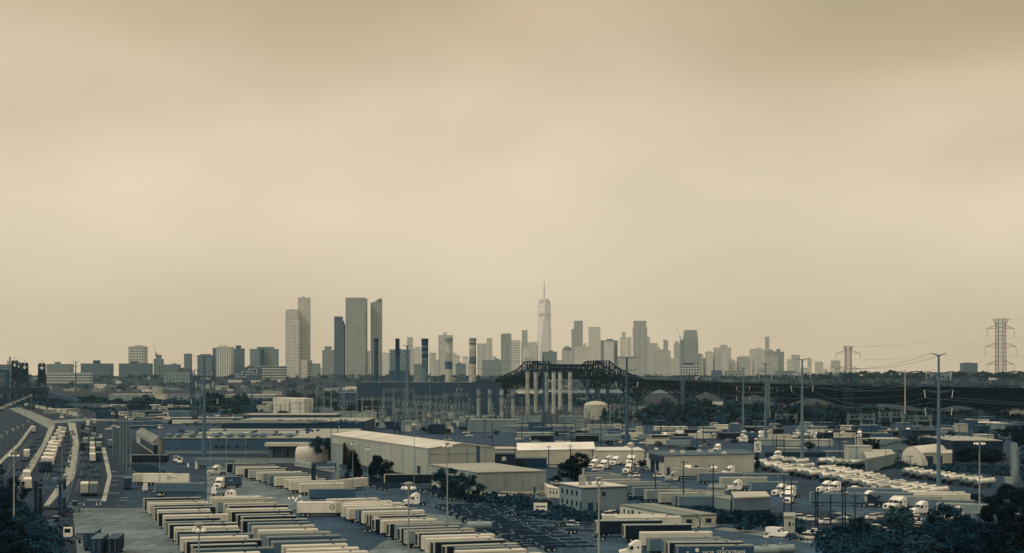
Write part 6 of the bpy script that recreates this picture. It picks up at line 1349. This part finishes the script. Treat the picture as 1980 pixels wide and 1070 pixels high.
# people in the yard
def person(xy, rz, label, vest):
    t = thing('person', label, 'person', xy, rz); me = bpy.data.meshes.new('body')
    v = [(0, 0, .95), (0, 0, 1.2), (0, 0, 1.42), (0, 0, 1.55), (0, .02, 1.66), (0, .02, 1.76)]; e = [(i, i + 1) for i in range(5)]; rad = [.14, .14, .15, .06, .1, .08]
    for sx in (-1, 1):
        n = len(v); v += [(sx * .1, 0, .88), (sx * .12, .03 * sx, .5), (sx * .13, 0, .09), (sx * .14, .16, .05)]; rad += [.1, .07, .05, .045]; e += [(0, n), (n, n + 1), (n + 1, n + 2), (n + 2, n + 3)]
        n = len(v); v += [(sx * .2, 0, 1.42), (sx * .27, .02, 1.15), (sx * .27, .14, .92), (sx * .27, .19, .85)]; rad += [.065, .05, .035, .035]; e += [(2, n), (n, n + 1), (n + 1, n + 2), (n + 2, n + 3)]
        for k, ln in enumerate((.07, .085, .08, .06)): m_ = len(v); v += [(sx * .27 + (k - 1.5) * .018, .21, .82), (sx * .27 + (k - 1.5) * .022, .23, .82 - ln)]; rad += [.009, .008]; e += [(n + 3, m_), (m_, m_ + 1)]
        m_ = len(v); v += [(sx * .235, .22, .83)]; rad += [.01]; e += [(n + 3, m_)]
    me.from_pydata(v, e, []); o = bpy.data.objects.new('body', me); COL.objects.link(o); o.parent = t
    o.modifiers.new('skin', 'SKIN')
    for i, r in enumerate(rad): me.skin_vertices[0].data[i].radius = (r, r * .8); 
    me.skin_vertices[0].data[0].use_root = True
    sb = o.modifiers.new('smooth', 'SUBSURF'); sb.levels = sb.render_levels = 1; me.materials.append(mat(.16, 'v'))
    obj('vest', MB().lathe([(.2, .98), (.21, 1.2), (.2, 1.4), (.12, 1.47)], 12), mat(vest, 'v'), t)
    obj('helmet', MB().lathe([(.15, 1.72), (.13, 1.74), (.12, 1.8), (.07, 1.86), (.01, 1.88)], 12, (0, .02, 0)), mat(.85, 'v'), t)
person(P(162.5, 985), R(170), 'person in a pale vest standing alone on the dark yard', .66); person(P(187, 984), R(120), 'person in a bright vest, left one of two together', .8); person(P(194, 983.5), R(220), 'person in a bright vest and helmet, right one of two together', .85); person(P(396, 905), R(180), 'person in pale clothes near the traffic cones on the lane', .7) if False else None
def cone(xy, label, h=1.6):
    t = thing('traffic_cone', label, 'cone', xy); obj('cone', MB().lathe([(.5, .08), (.16, h)], 12), mat(.8, 'v'), t); obj('base', MB().box(-.6, .6, -.6, .6, 0, .08), mat(.3, 'h'), t)
cone(P(364, 903), 'white bollard on the lane bend, left one'); cone(P(380, 907), 'white bollard on the lane bend, right one', 3)
for i, (x, y) in enumerate(((567, 965), (574, 966), (580, 962), (559, 966), (572, 970), (583, 972))): cone(P(x, y), 'small cone on the lane before the small straddle crane, %s in the cluster' % ORD[i], .75)

# ---------------------------------------------------------------- near and middle trees
T = tree
T(684, 936, 36, 62, 'dark spiky pine left of two before the big shed wall', 'cone', .08, None, True, 'pine_tree'); T(735, 936, 46, 56, 'dark broad pine right of two before the big shed wall', 'round', .07, None, True, 'pine_tree')
T(622, 893, 44, 50, 'airy tree in front of the bright arched hall', 'round', .16, None, True, 'broadleaf_tree'); T(862, 966, 52, 62, 'bushy tree at the corner of the lower metal shed, left one', 'round', .12, None, True, 'broadleaf_tree'); T(904, 970, 58, 56, 'bushy tree at the corner of the lower metal shed, right one', 'round', .15, None, True, 'broadleaf_tree')
T(1102, 938, 48, 52, 'dark dense tree behind the brick building, front one', 'round', .08, None, True, 'broadleaf_tree'); T(1118, 910, 44, 32, 'dark dense tree behind the brick building, rear one', 'round', .08, None, True, 'broadleaf_tree'); T(1075, 936, 24, 18, 'low dark shrub left of the dense tree behind the brick building', 'flat', .12, None, False, 'shrub')
for x, y, w_, h_, L, kd, la in ((1425, 1012, 22, 28, .1, 'round', 'dark shrub tree left of the access road, first'), (1458, 1022, 24, 30, .1, 'round', 'dark shrub tree left of the access road, second'), (1482, 1026, 28, 36, .1, 'round', 'dark shrub tree left of the access road, third'), (1400, 1020, 30, 24, .12, 'flat', 'low shrub beside the far modular office'), (1440, 1030, 34, 18, .12, 'flat', 'low shrub at the bend of the access road'),
    (1545, 1036, 12, 16, .1, 'round', 'shrub right of the guard hut'), (1660, 1036, 40, 34, .1, 'round', 'shrub tree under the pale thin pole'), (1625, 1040, 44, 26, .1, 'flat', 'low shrub before the twin poles'), (1740, 1032, 62, 54, .2, 'round', 'pale bushy tree in the middle of the car park'), (1830, 1046, 74, 66, .13, 'round', 'bushy tree right of the car park in front of the white tractor'), (1870, 1060, 60, 60, .1, 'round', 'dark tree beside the right light mast'), (1795, 1050, 50, 40, .11, 'flat', 'shrub between the pale bushy tree and the larger one'),
    (1930, 1030, 70, 70, .08, 'round', 'dark tree at the right edge, upper one'), (1975, 1040, 60, 90, .07, 'round', 'dark tree cut by the right edge'), (1960, 1075, 90, 80, .06, 'round', 'very dark tree at the lower right corner'), (1900, 1085, 90, 75, .08, 'round', 'very dark tree at the bottom right'), (1840, 1092, 90, 70, .1, 'round', 'dark bushy tree at the bottom, below the car park'), (1775, 1096, 80, 62, .17, 'round', 'lighter bushy tree at the bottom, below the car park'), (1715, 1096, 76, 52, .12, 'round', 'bushy tree at the bottom, left of the lighter one'),
    (1668, 1094, 60, 38, .14, 'flat', 'low shrub mass at the bottom, beside the access road'), (1920, 985, 44, 26, .1, 'flat', 'shrub by the silo foot'), (1890, 975, 40, 22, .09, 'flat', 'shrub below the right tank row'), (1955, 980, 60, 44, .09, 'round', 'dark tree below the silo'), (1796, 968, 22, 18, .12, 'round', 'shrub before the long cream trailer'),
    (10, 1000, 50, 62, .1, 'round', 'dark tree at the left edge by the lamp mast'), (-6, 1040, 60, 70, .08, 'round', 'dark tree cut by the left edge'), (22, 1062, 60, 52, .08, 'round', 'dark tree at the lower left corner, upper one'), (14, 1090, 80, 60, .1, 'round', 'dark tree at the lower left corner'), (62, 1050, 46, 26, .14, 'flat', 'grey-green shrub on the bank below the straddle crane'), (60, 1088, 70, 36, .1, 'flat', 'shrub on the bank at the bottom left'), (30, 975, 36, 50, .1, 'round', 'dark tree behind the lamp mast at the left')):
    T(x, y, w_, h_, la, kd, L, None, True, 'shrub' if 'shrub' in la else 'broadleaf_tree')
for x, y, w_, h_, L, la in ((1688, 882, 30, 34, .08, 'dark round tree right of the white cabin'), (1830, 884, 34, 40, .1, 'dark tree left of the long dark-walled shed'), (1800, 872, 40, 26, .12, 'tree mass above the arched hangar, right'), (1770, 866, 50, 22, .14, 'tree mass above the arched hangar, left'), (1880, 900, 60, 34, .09, 'tree in front of the long dark-walled shed, left'), (1920, 902, 50, 34, .09, 'tree in front of the long dark-walled shed, right'), (1975, 872, 40, 50, .08, 'tall dark tree behind the silo'), (1850, 862, 24, 14, .1, 'small tree above the dark-walled shed'), (1950, 850, 50, 26, .1, 'tree right of the dark-walled shed'), (1462, 912, 16, 30, .16, 'slim pale tree at the right end of the blank white wall'), (1245, 905, 22, 16, .1, 'shrub left of the fuel canopy'), (1335, 874, 22, 10, .08, 'dark low shrub behind the flat roof'), (828, 838, 30, 14, .1, 'dark round bush right of the big monopole'), (1560, 872, 26, 18, .12, 'tree at the foot of the tank lot monopole'), (1178, 800, 22, 20, .12, 'dark conifer right of the round tank'), (1168, 815, 16, 26, .12, 'dark slim conifer before the round tank'), (548, 806, 20, 12, .12, 'tree in front of the bright white box warehouse'), (545, 808, 16, 14, .12, 'small tree in front of the bright white box warehouse')):
    T(x, y, w_, h_, la, 'cone' if 'conifer' in la else 'round', L, None, y > 860, 'conifer' if 'conifer' in la else 'broadleaf_tree')
for k in range(150):
    z = rng.choice(((1000, 1500, 826, 866, 12), (430, 660, 784, 808, 16), (330, 640, 812, 826, 11), (1500, 1980, 826, 872, 18), (640, 1000, 815, 845, 12), (1235, 1330, 790, 822, 26), (1300, 1480, 795, 824, 34), (1330, 1640, 800, 826, 36), (1560, 1700, 800, 822, 30), (400, 470, 782, 802, 28), (170, 330, 776, 796, 16), (560, 700, 772, 800, 20), (1180, 1260, 800, 826, 20), (1700, 1980, 806, 830, 18)))
    T(rng.uniform(z[0], z[1]), rng.uniform(z[2], z[3]), rng.uniform(.8, 1.4) * z[4], rng.uniform(.6, 1) * z[4], 'rounded tree in the dark belts of trees below the bridge and behind the yards', 'round', rng.choice((.13, .16, .18)), 'trees in the middle distance belts', False, 'broadleaf_tree')
for nm, pts, L, n_, sz, hg, la in (('tree_belt', [(1235, 800), (1330, 790), (1660, 796), (1690, 824), (1300, 826), (1240, 820)], .13, 700, 5, 9, 'dark belt of trees below the arched bridge spans'), ('tree_belt', [(-10, 772), (330, 770), (560, 776), (700, 778), (690, 797), (330, 800), (-10, 790)], .13, 700, 5, 6, 'dark belt of trees behind the left yards'), ('tree_belt', [(1690, 798), (1990, 800), (1990, 822), (1700, 824)], .11, 350, 4, 6, 'dark thicket below the right end of the bridge'), ('tree_belt', [(1000, 765), (1230, 765), (1235, 786), (1000, 786)], .14, 350, 6, 7, 'grey-green scrub on the flats below the main span'), ('tree_belt', [(390, 776), (480, 776), (470, 803), (400, 800)], .12, 240, 4, 9, 'dark clump right of the thick monopole')):
    scrub(nm, pts, L, n_, sz, hg, la)
for nm, pts, L, n_, sz, hg, la in (('side_thicket', [(1985, 860), (2250, 850), (2300, 1110), (1990, 1110)], .11, 1500, 2.4, 7, 'dark thicket running on past the right edge'), ('side_thicket', [(-250, 860), (-8, 905), (-8, 1110), (-300, 1110)], .11, 1200, 2.2, 5, 'dark thicket running on past the left edge'), ('side_thicket', [(1985, 800), (2300, 800), (2300, 850), (1990, 858)], .12, 700, 4, 7, 'dark tree belt running on past the right edge'), ('side_thicket', [(-300, 775), (-10, 775), (-10, 800), (-300, 810)], .12, 400, 5, 6, 'dark tree belt running on past the left edge')):
    scrub(nm, pts, L, n_, sz, hg, la)
scrub('undergrowth', [(1560, 1030), (1700, 1020), (1990, 1000), (1990, 1110), (1640, 1110)], .12, 2200, 1.3, 2.4, 'tangled dark undergrowth covering the lower right corner')
scrub('bank_shrubs', [(-20, 960), (40, 975), (110, 1030), (120, 1090), (-20, 1090)], .13, 1100, 1.1, 1.7, 'dark undergrowth on the bank at the lower left')
scrub('verge_shrubs', [(880, 962), (1000, 958), (1110, 990), (1180, 1000), (1180, 1012), (1040, 1005), (940, 985)], .12, 260, 1.4, 1.6, 'scrubby verge along the service road')
scrub('fence_weeds', [(1215, 965), (1300, 960), (1560, 1010), (1560, 1030), (1400, 1015)], .13, 200, 1.5, 1.3, 'weeds along the fence behind the modular offices')
scrub('lot_scrub', [(1600, 905), (1760, 895), (1990, 905), (1990, 925), (1880, 915), (1700, 908)], .14, 300, 1.8, 1.8, 'low scrub behind the tank trailer lot')
